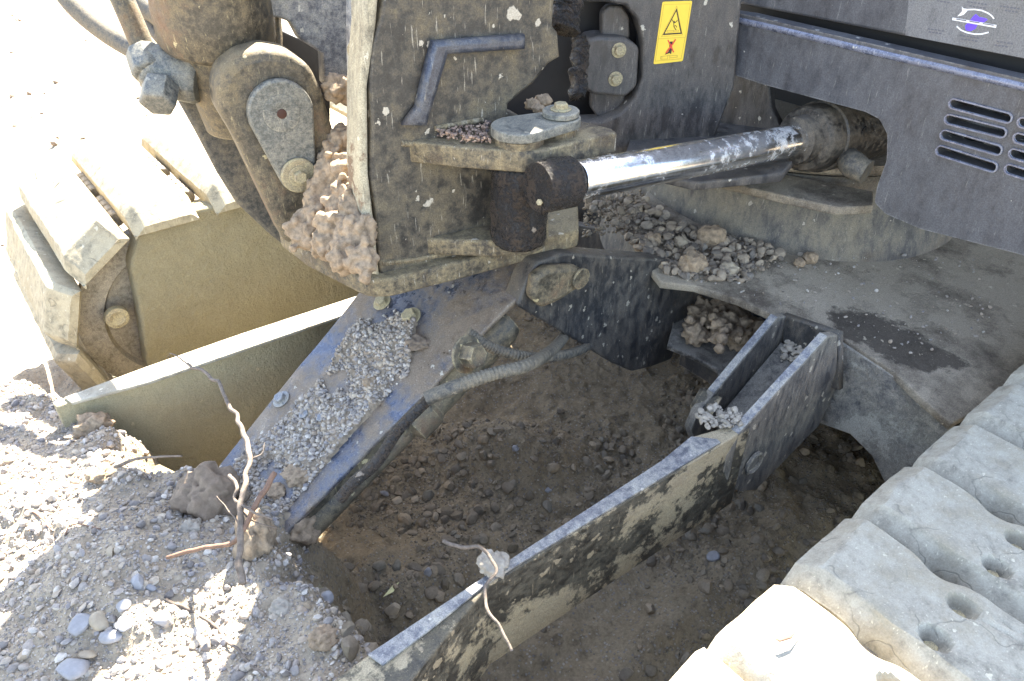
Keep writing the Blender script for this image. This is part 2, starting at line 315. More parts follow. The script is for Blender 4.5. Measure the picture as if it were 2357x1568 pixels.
def soil():
    m = bpy.data.materials.new('soil'); m.use_nodes = True; t = m.node_tree; b = t.nodes['Principled BSDF']
    co = nd(t, 'TexCoord').outputs['Object']
    n1 = tex(t, 'Noise', co, 2.2, 8, .65).outputs[0]; n2 = tex(t, 'Noise', co, 18, 10, .75).outputs[0]; n3 = tex(t, 'Noise', co, 140, 6, .75).outputs[0]
    lightened = nd(t, 'Attribute', attribute_name='dry').outputs['Fac']
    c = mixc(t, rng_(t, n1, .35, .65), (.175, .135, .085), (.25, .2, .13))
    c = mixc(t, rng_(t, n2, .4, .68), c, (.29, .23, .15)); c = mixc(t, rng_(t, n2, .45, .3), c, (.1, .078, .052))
    c = mixc(t, mth(t, 'MULTIPLY', lightened, .85), c, mixc(t, rng_(t, n2, .35, .65), (.29, .235, .17), (.45, .38, .285)))  # bank and far soil mixed paler to stand for sunlight
    v = tex(t, 'Voronoi', co, 130, 0); cr = nd(t, 'SeparateColor'); t.links.new(v.outputs['Color'], cr.inputs[0])
    sp = mth(t, 'MULTIPLY', mth(t, 'GREATER_THAN', cr.outputs[0], .62), rng_(t, v.outputs['Distance'], .42, .34))
    c = mixc(t, mth(t, 'MULTIPLY', sp, .75), c, mixc(t, cr.outputs[1], (.14, .135, .14), (.38, .34, .28)))
    c = mixc(t, 1., c, mixc(t, rng_(t, n3, .3, .7), (.72,)*3, (1.25,)*3), 'MULTIPLY')
    t.links.new(c, b.inputs['Base Color']); b.inputs['Roughness'].default_value = .95; b.inputs['Specular IOR Level'].default_value = .2
    h = mth(t, 'ADD', mth(t, 'MULTIPLY', n2, 1.0), mth(t, 'MULTIPLY', n3, .5)); h = mth(t, 'ADD', h, mth(t, 'MULTIPLY', sp, .5))
    bp = nd(t, 'Bump'); bp.inputs['Strength'].default_value = .8; bp.inputs['Distance'].default_value = .008
    t.links.new(h, bp.inputs['Height']); t.links.new(bp.outputs[0], b.inputs['Normal']); return m
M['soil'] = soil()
M['soilcake'] = plain('soil_crust', (.24, .19, .135), .95, 0, .45, 70, 1.)

# ---------------------------------------------------------------- terrain
def vnoise(x, y, seed):
    r = np.random.default_rng(seed); T = r.random((256, 256)); xi = np.floor(x).astype(int); yi = np.floor(y).astype(int)
    fx = x-xi; fy = y-yi; fx = fx*fx*(3-2*fx); fy = fy*fy*(3-2*fy)
    g = lambda a, b: T[a & 255, b & 255]
    return (g(xi, yi)*(1-fx)+g(xi+1, yi)*fx)*(1-fy)+(g(xi, yi+1)*(1-fx)+g(xi+1, yi+1)*fx)*fy-.5
def fbm(x, y, sc, o, seed, gain=.55):
    s = 0; a = 1
    for k in range(o): s = s+a*vnoise(x*sc+k*7.3, y*sc+k*3.1, seed+k); a *= gain; sc *= 2.07
    return s
BERM = [(.24, -1), (.25, .3), (.245, .62), (.214, .698), (.201, .779), (.173, .854), (.14, .91), (.19, .93), (.235, 1.03), (.225, 1.2), (.14, 1.26), (.063, 1.314),
        (.03, 1.40), (.06, 1.49), (.018, 1.66), (-.06, 1.85), (-.25, 2.1), (-.8, 2.4), (-4, 2.6), (-4, -1)]
def sdist(x, y, P):
    d = np.full(x.shape, 1e9); ins = np.zeros(x.shape, bool)
    for i in range(len(P)):
        ax, ay = P[i-1]; bx, by = P[i]; ex, ey = bx-ax, by-ay
        t = np.clip(((x-ax)*ex+(y-ay)*ey)/(ex*ex+ey*ey), 0, 1); d = np.minimum(d, np.hypot(x-ax-t*ex, y-ay-t*ey))
        c = ((ay > y) != (by > y)) & (x < (bx-ax)*(y-ay)/(by-ay+1e-12)+ax); ins ^= c
    return np.where(ins, d, -d)
def G(x, y, cx, cy, sx, sy, a, th=0):
    u = (x-cx)*math.cos(th)+(y-cy)*math.sin(th); v = -(x-cx)*math.sin(th)+(y-cy)*math.cos(th); return a*np.exp(-(u/sx)**2-(v/sy)**2)
def height(x, y):
    x = np.asarray(x, float); y = np.asarray(y, float)
    near = np.exp(-((x-.8)**2+(y-1)**2)/9)
    h = fbm(x, y, 1.2, 3, 5)*.05+fbm(x, y, 7, 5, 20, .6)*.03*near
    d = sdist(x, y, BERM)+fbm(x, y, 9, 4, 40)*.035
    t = np.clip((d+.17)/.17, 0, 1); t = t*t*(3-2*t)
    b = .415+G(x, y, -.02, 1.03, .16, .12, .05)+G(x, y, .2, .72, .2, .1, .05)+fbm(x, y, 5, 5, 60, .6)*.045-.06*np.clip((y-1.35)/1, 0, 1)-.05*np.clip(-x-.2, 0, 2)
    h = h*(1-t)+b*t
    h += G(x, y, .95, 1.22, .22, .12, .13, 2.2)+G(x, y, .62, 1.0, .22, .12, .05, .3)+G(x, y, .42, 1.05, .12, .2, .08)
    h += G(x, y, 1.0, .55, .5, .07, .05)
    m_ = np.clip(-d/.3, 0, 1); h += m_*(.010*np.sin((x*.9-y*.5)*30+fbm(x, y, 3, 2, 77)*9)*np.clip(fbm(x, y, 2.2, 2, 78)*3+.5, 0, 1)+np.maximum(fbm(x, y, 22, 4, 79, .65), 0)*.018)
    rut = np.clip(1-np.abs(d+.4)/.3, 0, 1); h += rut*np.sin((x*.5+y)*38)*.006
    return h
def axis(lo, a, b, hi, st):
    m = list(np.arange(a, b, st)); s = st; q = m[-1]
    while q < hi: s *= 1.18; q += s; m.append(q)
    s = st; q = m[0]; l = []
    while q > lo: s *= 1.18; q -= s; l.append(q)
    return np.array(l[::-1]+m)
gx = axis(-900, -.75, 2.2, 900, .0065); gy = axis(-900, .25, 2.3, 900, .0065)
X, Y = np.meshgrid(gx, gy, indexing='ij'); Z = height(X, Y)
nx, ny = X.shape; me = bpy.data.meshes.new('g'); V = np.stack([X, Y, Z], -1).reshape(-1, 3)
I = np.arange(nx*ny).reshape(nx, ny); Q = np.stack([I[:-1, :-1], I[1:, :-1], I[1:, 1:], I[:-1, 1:]], -1).reshape(-1, 4)
def fast_mesh(V, Q, sm=True):
    me = bpy.data.meshes.new('m'); k = Q.shape[1]
    me.vertices.add(len(V)); me.vertices.foreach_set('co', V.astype(np.float32).ravel()); me.loops.add(Q.size); me.loops.foreach_set('vertex_index', Q.astype(np.int32).ravel())
    me.polygons.add(len(Q)); me.polygons.foreach_set('loop_start', np.arange(0, Q.size, k, dtype=np.int32)); me.polygons.foreach_set('loop_total', np.full(len(Q), k, np.int32))
    me.update(calc_edges=True); me.polygons.foreach_set('use_smooth', np.full(len(Q), sm)); return me
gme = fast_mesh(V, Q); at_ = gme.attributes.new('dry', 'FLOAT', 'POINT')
d_ = sdist(X, Y, BERM)+fbm(X, Y, 9, 4, 40)*.05; lit_ = np.maximum(np.clip((d_+.08)/.1, 0, 1), np.clip((Y-1.95)/.3, 0, 1)); at_.data.foreach_set('value', lit_.astype(np.float32).ravel())  # mask of the soil that is painted brighter as if sunlit
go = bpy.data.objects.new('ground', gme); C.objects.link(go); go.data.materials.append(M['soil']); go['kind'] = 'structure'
go['label'] = 'churned gravelly soil dug out under the machine with a bank in front'

# ---------------------------------------------------------------- stones, clods
def ico(sub):
    bm = bmesh.new(); bmesh.ops.create_icosphere(bm, subdivisions=sub, radius=1); V = np.array([v.co[:] for v in bm.verts]); T = np.array([[v.index for v in f.verts] for f in bm.faces]); bm.free(); return V, T
ICO = {1: ico(1), 2: ico(2), 3: ico(3), 4: ico(4)}
def rotm():
    q = rng.normal(size=4); q /= np.linalg.norm(q); a, b, c, d = q
    return np.array([[1-2*(c*c+d*d), 2*(b*c-a*d), 2*(b*d+a*c)], [2*(b*c+a*d), 1-2*(b*b+d*d), 2*(c*d-a*b)], [2*(b*d-a*c), 2*(c*d+a*b), 1-2*(b*b+c*c)]])
def stones(P, sz, sub=2, jag=.12, flat=.62):
    V0, T0 = ICO[sub]; VV = []; TT = []; o = 0
    protos = []
    for k in range(24):
        v = V0.copy()
        for _ in range(7):
            n = rng.normal(size=3); n /= np.linalg.norm(n); c = rng.uniform(.55, .85); d = v@n; v = v-np.outer(np.maximum(d-c, 0)*.85, n)
        v *= 1+rng.normal(size=(len(v), 1))*jag*.4; protos.append(v*np.array([1, rng.uniform(.65, .95), rng.uniform(.45, .8)]))
    for p, s in zip(P, sz):
        v = protos[rng.integers(24)]@rotm().T; v = v*s; v[:, 2] *= rng.uniform(flat, 1); VV.append(v+p); TT.append(T0+o); o += len(v)
    me = fast_mesh(np.concatenate(VV), np.concatenate(TT)); me.set_sharp_from_angle(angle=math.radians(32)); return me
def scatter(n, fn, smin, smax, powr=3):
    """fn -> (x,y) sampler"""
    P = []; s = smin+(smax-smin)*rng.random(n)**powr
    xy = fn(n); z = height(xy[:, 0], xy[:, 1]); return np.column_stack([xy, z+s*.15]), s
def box(x0, x1, y0, y1): return lambda n: np.column_stack([rng.uniform(x0, x1, n), rng.uniform(y0, y1, n)])
def stuff(name, P, s, mat, label, cat, sub=2):
    me = stones(P, s, sub); o = obj(name, me, mat); tag(o, label, cat, None, 'stuff'); return o
def berm_xy(n):
    out = []; 
    while len(out) < n:
        q = np.column_stack([rng.uniform(-.65, .34, n), rng.uniform(.45, 2.0, n)]); d = sdist(q[:, 0], q[:, 1], BERM); q = q[d > -.06]; out += list(q)
    return np.array(out[:n])
P, s = scatter(13000, berm_xy, .0022, .0115, 3.8); stuff('bank_gravel', P, s, M['gravel'], 'small grey and tan gravel covering the soil bank', 'gravel')
P, s = scatter(34000, berm_xy, .0012, .0042, 2); stuff('bank_grit', P, s, M['gravel'], 'fine grit between the pebbles of the soil bank', 'grit', 1)
P, s = scatter(500, box(-1.5, 3, 2.9, 9), .006, .03, 4); stuff('far_clods', P, s, M['cloddark'], 'scattered clods on the bright ground beyond the left track', 'clods', 2)
def pit_xy(n):
    out = []
    while len(out) < n:
        q = np.column_stack([rng.uniform(.2, 2.0, n), rng.uniform(.25, 1.9, n)]); k = fbm(q[:, 0], q[:, 1], 3, 3, 90)+G(q[:, 0], q[:, 1], .9, 1.15, .35, .2, .5, 2.2)
        q = q[k+rng.normal(size=n)*.12 > .12]; out += list(q)
    return np.array(out[:n])
P, s = scatter(26000, pit_xy, .0015, .005, 2); stuff('pit_grit', P, s, M['pitgravel'], 'fine brown grit on the floor of the pit', 'grit', 1)
P, s = scatter(4200, pit_xy, .003, .023, 4.2); stuff('pit_gravel', P, s, M['pitgravel'], 'brown gravel and crumbs on the floor of the pit', 'gravel')
def clod_me(c, s, sub=4, amp=.35, fr=2.2, seed=0):
    V0, T0 = ICO[sub]; V = []; s = Vector(s) if hasattr(s, '__len__') else Vector((s, s, s))
    for v in V0:
        v = Vector(v); p = v*fr+Vector((seed*3.7, seed*1.3, seed*2.1))
        d = noise.noise(p)*amp+(noise.voronoi(p*1.5)[0][0]-.5)*amp*.8+noise.noise(p*2.7)*amp*.35+(noise.voronoi(p*4.5)[0][0]-.4)*amp*.5+noise.noise(p*14)*amp*.3+noise.noise(p*30)*amp*.14
        w_ = v*(1+d); V.append((c[0]+w_.x*s.x, c[1]+w_.y*s.y, c[2]+w_.z*s.z))
    return fast_mesh(np.array(V), T0)
def fused(mes, vox=.0035, amp=.0035):
    o = bpy.data.objects.new('t', joined(mes)); C.objects.link(o); m = o.modifiers.new('r', 'REMESH'); m.mode = 'VOXEL'; m.voxel_size = vox
    bpy.context.view_layer.update(); me = bpy.data.meshes.new_from_object(o.evaluated_get(bpy.context.evaluated_depsgraph_get())); bpy.data.objects.remove(o)
    bm = bmesh.new(); bm.from_mesh(me); bmesh.ops.smooth_vert(bm, verts=bm.verts[:], factor=.5); bm.normal_update()
    for v in bm.verts:
        p = v.co; v.co = p+v.normal*(noise.noise(p*55)*amp+noise.noise(p*140)*amp*.7+(noise.voronoi(p*70)[0][0]-.4)*amp*1.2)
    bm.to_mesh(me); bm.free(); smooth(me); return me
def joined(mes):
    bm = bmesh.new()
    for m in mes: bm.from_mesh(m); bpy.data.meshes.remove(m)
    me = bpy.data.meshes.new('j'); bm.to_mesh(me); bm.free(); smooth(me); return me
def gz(px, py, z0=.42, it=6):
    """where the sight line meets the terrain"""
    d = ray(px, py); T = np.arange(.6, 6, .003); P = np.array(CAM)[None]+np.array(d)[None]*T[:, None]
    k = np.argmax(P[:, 2] < height(P[:, 0], P[:, 1])); return Vector(P[k])

exec_after = []
# ================================================================ THE EXCAVATOR
EX = empty('excavator', (1.8, 1.14, 0), 'dusty black tracked excavator seen close up at its swing bracket, blade arms and tracks', 'excavator')
MPn = H(.469, -.883).normalized()
MP = (H(-.265, 1.223, .78), MPn)
# --- swing bracket
sb = slab('swing_bracket', [(880, -120), (880, 0), (874, 40), (853, 110), (848, 180), (853, 290), (850, 400), (864, 480), (868, 560), (876, 640), (1190, 560), (1200, 270), (1168, 258), (1170, 240), (1190, 222), (1228, 192), (1262, 148), (1289, 132), (1284, 75), (1272, 60), (1276, 0), (1276, -120)],
          MP, .055, M['bracket'], EX, bev=.006)
slab('bracket_edge', [(836, -120), (838, 60), (826, 200), (824, 400), (838, 540), (850, 632), (874, 636), (864, 540), (848, 400), (846, 200), (866, 60), (880, -120)], off(MP, .004), .07, M['edge'], sb, bev=.006)
slab('rib', [(928, 292), (960, 250), (998, 97), (1212, 81), (1212, 116), (1034, 128), (985, 293)], off(MP, .022), .024, M['ribpaint'], sb, bev=.009)
z1 = slab('bracket_plate', [(925, 325), (1063, 340), (1198, 350), (1245, 348), (1282, 339), (1419, 305), (1408, 296), (1340, 279), (1240, 262), (1000, 272), (905, 300)], ZP(1.04), .038, M['bracket_worn'], sb, bev=.004)
z2 = slab('bracket_plate', [(900, 520), (905, 545), (1020, 552), (1130, 556), (1225, 552), (1262, 530), (1262, 500), (1230, 470), (1150, 455), (950, 470)], ZP(.845), .035, M['bracket_worn'], sb, bev=.006)
tag(z2, 'greasy lower plate under the rod eye')
slab('base_plate', [(640, 530), (700, 575), (830, 640), (862, 645), (900, 642), (1090, 595), (1332, 530), (1330, 470), (1180, 420), (900, 430), (760, 440), (640, 480)], ZP(.795), .04, M['bracket_worn'], sb, bev=.006, r=.01)
c1 = hit(1195, 287, ZP(1.072)); c2 = hit(1290, 268, ZP(1.072))
def hull2(a, ra, b, rb, n, k=24):
    e1 = Vector((0, 0, 1)).cross(n); e1 = Vector((1, 0, 0)) if e1.length < .2 else e1.normalized(); e2 = n.cross(e1)
    d = b-a; L = d.length; ang = math.atan2(d.dot(e2), d.dot(e1)); al = math.acos(max(-1, min(1, (ra-rb)/L))); out = []
    for i in range(k+1):
        t = ang+al+(2*math.pi-2*al)*i/k; out.append(a+(e1*math.cos(t)+e2*math.sin(t))*ra)
    for i in range(k+1):
        t = ang-al+2*al*i/k; out.append(b+(e1*math.cos(t)+e2*math.sin(t))*rb)
    return out
Zn = Vector((0, 0, 1))
lathe('pin_boss', [(.042, -.03), (.044, 0)], c1-Zn*.02, Zn, M['bracket_worn'], sb)
pk = slab('pin_keeper', hull2(c1, .05, c2, .036, Zn), (c1, Zn), .018, M['flag'], sb, bev=.003, world=True)
lathe('spacer', [(.03, -.03), (.03, 0)], c2-Zn*.016, Zn, M['bracket_worn'], sb)
lathe('washer', [(.031, 0), (.033, .002), (.033, .009), (.031, .011)], c2+Zn*.001, Zn, M['flag'], pk)
bolt('bolt', c2+Zn*.012, Zn, .0125, M['steel'], pk)
for pl_, pts in ((MP, [(924, 330), (1000, 336), (1080, 342), (1160, 346)]), (MP, [(1000, 296), (1060, 284), (1110, 276)]), (MP, [(880, 606), (960, 596), (1060, 578), (1160, 560)])):
    tube('weld_bead', [hit(x, y, pl_)+MPn*.001 for x, y in pts], lambda t: .0042*(1+.22*abs(math.sin(t*120))), M['bracket_worn'], sb, n=10, sub=40)
# --- rod eye with grease
eye = c1.copy()
def eye_me():
    me = lathe_me([(.048, 0), (.052, .008), (.054, .04), (.052, .09), (.053, .145), (.05, .152)], Vector((eye.x, eye.y, .848)), Zn, 64)
    bm = bmesh.new(); bm.from_mesh(me); bmesh.ops.subdivide_edges(bm, edges=[e for e in bm.edges if abs((e.verts[0].co-e.verts[1].co).z) > .01], cuts=8, use_grid_fill=True)
    for v in bm.verts:
        p = v.co*30; d = noise.noise(p)*.004+noise.noise(p*2.6)*.003; q = Vector((v.co.x-eye.x, v.co.y-eye.y, 0)); q.length and q.normalize(); v.co += q*d
    bm.to_mesh(me); bm.free(); smooth(me); return me
sc = obj('swing_cylinder', eye_me(), M['grease'], EX)
A = dep(1325, 416, 1.30); B = dep(1845, 322, 1.64); ax = (B-A).normalized()
lathe('rod_neck', [(.042, -.02), (.045, .0), (.045, .05), (.041, .055)], A-ax*.065, ax, M['grease'], sc)
lathe('rod', [(.0345, 0), (.035, .002), (.035, (B-A).length+.03)], A, ax, M['chrome'], sc, n=96)
lathe('gland', [(.038, -.03), (.05, -.028), (.052, -.012), (.053, 0), (.066, .002), (.071, .01), (.074, .03), (.074, .055), (.079, .057), (.079, .16), (.075, .165), (.075, .5)], B, ax, M['cylinder'], sc, n=72)
bolt('grease_nipple', dep(1241, 466, 1.262), (CAM-dep(1241, 466, 1.2)).normalized(), .006, M['steel'], sc, washer=False, h=.012)
for (x, y, r, d) in ((1960, 300, .02, 1.66), (1970, 385, .026, 1.60)):
    tube('port_fitting', [dep(x-25, y-25, d+.06), dep(x, y, d), dep(x+25, y+12, d-.015)], lambda t, r=r: r*(1.12 if .3 < t < .55 else 1), M['grease'] if y < 330 else M['rubber'], sc, n=20, ang=30)
# --- boom foot lug at the left with pin keeper
LP = (H(-.479, 1.414, .78), MPn)
lug = slab('boom_cylinder_lug', [(497, 205), (512, 160), (552, 126), (610, 113), (668, 122), (716, 155), (742, 205), (770, 300), (800, 420), (760, 520), (690, 575), (655, 560), (612, 470), (545, 330), (503, 260)], off(LP, .05), .1, M['lug'], EX, bev=.02, r=.012)
p1 = hit(648, 262, off(LP, .068)); p2 = hit(686, 402, off(LP, .068))
fl = slab('pin_keeper', hull2(p1, .061, p2, .036, MPn), (p1, MPn), .018, M['flag'], lug, bev=.005, world=True)
lathe('pin_end', [(.034, 0), (.034, .0008), (.032, .0012), (.0095, .0012), (.009, .0010)], p1+MPn*.0005, MPn, M['flag'], fl)
lathe('pin_hole', [(.009, 0), (.009, .0016), (.0085, .0018)], p1+MPn*.001, MPn, plain('rusty_hole', (.05, .018, .01), .7), fl, n=24)
lathe('washer', [(.033, 0), (.0345, .002), (.0345, .006), (.032, .008)], p2+MPn*.001, MPn, M['steel'], fl)
bolt('bolt', p2+MPn*.009, MPn, .0135, M['steel'], fl)
LP2 = (LP[0]-MPn*.17+H(-.02, 0), MPn)
slab('boom_cylinder_lug', [(405, 225), (440, 205), (560, 300), (640, 430), (700, 560), (655, 568), (625, 545), (545, 470), (500, 400), (450, 305)], LP2, .05, M['rubber'], EX, bev=.01)
# --- boom cylinder
q0 = dep(452, -160, 1.30); q1 = dep(503, 95, 1.44); a2 = (q1-q0).normalized(); L = (q1-q0).length
bc = lathe('boom_cylinder', [(.1, -.6), (.105, 0), (.107, L-.08), (.109, L-.07), (.109, L-.01), (.103, L), (.082, L+.012), (.076, L+.07), (.06, L+.18)], q0, a2, M['lug'], EX, n=64)
tube('steel_pipe', [dep(255, -60, 1.38), dep(295, 30, 1.40), dep(330, 112, 1.42)], .0215, M['lug'], EX, n=24)
ef = clod_me(dep(372, 172, 1.42), (.05, .046, .05), 4, .05, 1.2, 3); e0 = dep(335, 118, 1.42)
def fitting():
    a = lathe_me([(.03, 0), (.034, .004), (.036, .05), (.03, .055)], dep(330, 120, 1.42), dep(362, 200, 1.40)-dep(330, 120, 1.42), 8)
    b_ = lathe_me([(.040, -.02), (.048, -.01), (.050, .04), (.049, .075), (.043, .085)], dep(358, 160, 1.43), dep(440, 180, 1.44)-dep(358, 160, 1.43), 10, .2)
    c_ = lathe_me([(.024, 0), (.034, .006), (.034, .05), (.03, .055)], dep(372, 190, 1.40), dep(362, 240, 1.38)-dep(372, 190, 1.40), 6, .3)
    bm = bmesh.new()
    for m in (a, b_, c_): bm.from_mesh(m)
    bmesh.ops.bevel(bm, geom=bm.edges[:], offset=.003, segments=2, affect='EDGES', profile=.6)
    me = bpy.data.meshes.new('f'); bm.to_mesh(me); bm.free(); smooth(me, 35); return me
obj('pipe_fitting', fitting(), M['flag'], EX)
tube('hose', [dep(120, -60, 1.8), dep(170, 10, 1.78), dep(240, 70, 1.75), dep(330, 122, 1.7), dep(420, 160, 1.66)], .026, M['rubber'], EX)
tube('hose', [dep(270, -70, 1.9), dep(330, 10, 1.86), dep(395, 55, 1.8), dep(440, 110, 1.7)], .028, M['rubber'], EX)
tube('hose', [dep(300, -30, 1.9), dep(350, 60, 1.86), dep(400, 115, 1.8), dep(460, 150, 1.7)], .018, M['rubber'], EX)
# --- far cheek of the bracket and the gap
FP = (H(-.35, 1.62, 1), MPn)
slab('far_cheek', [(600, -150), (600, 40), (640, 42), (668, 52), (690, 92), (742, 125), (745, 195), (800, 215), (900, 420), (900, -150)], FP, .04, M['armtop'], EX, bev=.006)
slab('inner_plate', [(808, -120), (830, -120), (826, 60), (822, 180), (824, 300), (812, 285), (808, 100)], off(MP, -.10), .03, M['armtop'], EX, bev=.003)
slab('boom_foot', [(620, 60), (760, 120), (760, 330), (620, 330)], off(FP, -.12), .06, M['dark'], EX)  # black sheet standing for the shade in the gap
tube('grease_pipe', [dep(638, 38, 1.5), dep(641, 80, 1.5), dep(641, 118, 1.5)], .0075, M['lug'], EX)
bolt('plug', hit(823, 120, off(MP, -.1)), H(-.3, -.9), .013, M['steel'], EX)

# --- house mount with slot, block and warning label
SPn = H(.13, -.99).normalized(); SP = (dep(1545, 75, 1.62), SPn)
hm = slab('house_frame', [(1200, -150), (1200, 3), (1395, 6), (1440, 14), (1466, 45), (1479, 92), (1478, 180), (1462, 225), (1428, 262), (1385, 280), (1330, 282), (1180, 290), (1180, 400), (1360, 400), (1500, 375), (1640, 330), (1690, 200), (1720, -150)], SP, .06, M['house'], EX, bev=.006)
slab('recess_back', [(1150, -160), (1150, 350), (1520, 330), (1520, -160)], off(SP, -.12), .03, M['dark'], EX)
blk = slab('hinge_block', [(1350, 90), (1378, 84), (1440, 88), (1472, 110), (1466, 200), (1440, 225), (1362, 218), (1345, 205)], off(SP, -.01), .07, M['house'], EX, bev=.008, r=.01)
for (x, y) in ((1424, 116), (1416, 182)): bolt('bolt', hit(x, y, off(SP, -.009)), SPn, .011, M['steel'], blk)
slab('hinge_tab', [(1385, 85), (1385, 30), (1400, 14), (1430, 14), (1448, 40), (1450, 90)], off(SP, -.04), .03, M['house'], EX, bev=.005, r=.008)
slab('hinge_tab', [(1362, 215), (1360, 250), (1375, 272), (1405, 268), (1435, 240), (1440, 215)], off(SP, -.04), .03, M['house'], EX, bev=.005, r=.008)
def grease_strip(x0, y0, x1, y1, wd, d, seed):
    P = [dep(x0+(x1-x0)*k/10+4*math.sin(k*2.1+seed), y0+(y1-y0)*k/10, d) for k in range(11)]
    me = tube_me(catmull(P, 10), lambda t: wd*(1+.35*noise.noise(Vector((t*9, seed, 0)))+.2*noise.noise(Vector((t*31, seed, 0)))), 24)
    bm = bmesh.new(); bm.from_mesh(me)
    for v in bm.verts: v.co += Vector((noise.noise(v.co*60), noise.noise(v.co*60+Vector((5, 0, 0))), noise.noise(v.co*60+Vector((0, 9, 0)))))*.006
    bm.to_mesh(me); bm.free(); smooth(me); return me
obj('greasy_hose', grease_strip(1302, -60, 1296, 70, .030, 1.42, 1), M['grease'], EX)
obj('greasy_seal', grease_strip(1335, 88, 1330, 225, .016, 1.52, 4), M['grease'], EX)
slab('swing_floor', [(1430, 380), (1450, 318), (1650, 280), (1800, 300), (1850, 340), (1800, 400), (1600, 420)], ZP(.885), .02, M['house'], EX)
# warning label, traced in its own drawing space
def zl(P): return [((2060+x/7.125)*.7218, (y/7.125)*.7218) for x, y in P]
lab = slab('warning_label', zl([(370, 45), (1047, 22), (832, 1393), (163, 1468)]), off(SP, .0014), .0012, M['yellow'], EX, bev=.0002, r=.004)
def ink(name, P, mat, up=.0018): return slab(name, zl(P), off(SP, up), .0004, mat, lab, bev=.0001)
def stroke(P, wd):
    out = []; back = []
    for i, (x, y) in enumerate(P):
        a = P[max(i-1, 0)]; b = P[min(i+1, len(P)-1)]; dx, dy = b[0]-a[0], b[1]-a[1]; l = math.hypot(dx, dy) or 1
        out.append((x-dy/l*wd, y+dx/l*wd)); back.append((x+dy/l*wd, y-dx/l*wd))
    return out+back[::-1]
for P in ([(400, 112), (1000, 88), (890, 850), (275, 890), (400, 112)], [(275, 892), (205, 1395), (790, 1340), (885, 852)], [(695, 140), (345, 838), (825, 802), (695, 140)]): 
    for a, b in zip(P, P[1:]): ink('label_line', stroke([a, b], 4), M['outline'])
slab('warning_triangle', zl([(695, 190), (372, 803), (812, 775)]), off(SP, .0018), .0004, M['ink'], lab, bev=.0001, holes=[zl([(683, 262), (418, 768), (778, 745)])])
ink('falling_figure', stroke([(590, 455), (625, 520), (628, 610), (680, 690)], 9), M['ink'])
ink('falling_figure', stroke([(712, 468), (650, 525)], 8), M['ink']); ink('falling_figure', stroke([(622, 605), (675, 585), (695, 630)], 8), M['ink'])
ink('falling_figure', stroke([(637, 480), (637, 530)], 11), M['ink'])
for P in ([(475, 700), (735, 690)], [(475, 738), (735, 722)], [(475, 700), (475, 738)], [(735, 690), (735, 722)], [(620, 695), (622, 730)]): ink('label_cylinder', stroke(P, 5), M['outline'])
ink('red_cross', stroke([(492, 915), (560, 1050), (622, 1195)], 15), M['red'], .0024); ink('red_cross', stroke([(668, 900), (560, 1060), (448, 1210)], 15), M['red'], .0030)
ink('boot', [(535, 950), (602, 948), (585, 1010), (590, 1080), (575, 1180), (560, 1240), (535, 1210), (420, 1250), (435, 1225), (500, 1185), (530, 1110), (525, 1040)], M['ink'], .0020)
for P in ([(325, 1290), (490, 1272)], [(325, 1355), (490, 1345)], [(325, 1290), (325, 1355)], [(490, 1262), (490, 1350)], [(535, 1262), (535, 1340)], [(490, 1262), (535, 1262)], [(535, 1275), (700, 1262)], [(535, 1318), (700, 1305)], [(705, 1255), (705, 1310)], [(355, 1290), (355, 1355)]): ink('label_cylinder', stroke(P, 5), M['outline'])

# --- side skirt with grille
SK = XP(1.5)
def stad(x0, y0, x1, y1, r, k=8):
    a = math.atan2(y1-y0, x1-x0); out = []
    for cx, cy, s in ((x1, y1, -math.pi/2), (x0, y0, math.pi/2)):
        for i in range(k+1):
            t = s+math.pi*i/k; u, v = math.cos(t)*r, math.sin(t)*r; out.append((cx+u*math.cos(a)-v*math.sin(a), cy+u*math.sin(a)+v*math.cos(a)))
    return out
sl = [(2194, 240, 2316, 272), (2184, 276, 2303, 306), (2174, 312, 2293, 346), (2164, 348, 2282, 385)]
holes = []
for dx, dy in ((0, 0), (158, 43)):
    for (a, b, c, d) in sl: holes.append(stad(a+dx, b+dy, c+dx, d+dy, 9.5))
sk = slab_fill('side_panel', [(1648, 24), (1626, 90), (1620, 150), (1760, 196), (1992, 258), (2024, 275), (2042, 310), (2040, 370), (2018, 430), (2012, 466), (2036, 492), (2120, 528), (2356, 588), (2750, 690), (2750, 285), (2356, 183), (1720, 35)], SK, .035, M['skirt'], EX, bev=.012, r=.006, holes=holes)
for k, (a, b, c, d) in enumerate(sl):
    for dx, dy in ((0, 0), (158, 43)):
        slab('louvre_rim', stad(a+dx, b+dy, c+dx, d+dy, 13.5), SK, .006, M['rim'], sk, bev=.0028, holes=[stad(a+dx, b+dy, c+dx, d+dy, 9.8)], lift=.004)
tube('panel_fold', [hit(x, y, XP(1.503)) for x, y in ((1672, 42), (1760, 60), (2000, 117), (2356, 200), (2740, 292))], .0075, M['rim'], sk, n=16)  # carries the painted highlight band along the top fold
slab('panel_ledge', [(1655, 34), (1720, 42), (2356, 190), (2800, 296), (2800, 200), (2356, 130), (1660, -5)], ZP(1.128), .02, M['ring'], EX, bev=.002)
up = slab('upper_panel', [(1664, 2), (2356, 138), (2800, 225), (2800, -300), (1680, -300)], XP(1.535), .03, M['skirt'], EX, bev=.006)
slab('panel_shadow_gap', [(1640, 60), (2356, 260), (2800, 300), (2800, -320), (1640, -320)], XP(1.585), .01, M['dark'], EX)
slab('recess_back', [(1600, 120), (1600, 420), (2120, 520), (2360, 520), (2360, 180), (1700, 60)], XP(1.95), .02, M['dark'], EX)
slab('fan_housing', [(1640, 100), (1640, 320), (1800, 300), (1775, 250), (1770, 200), (1800, 150)], XP(1.66), .02, M['house'], EX)
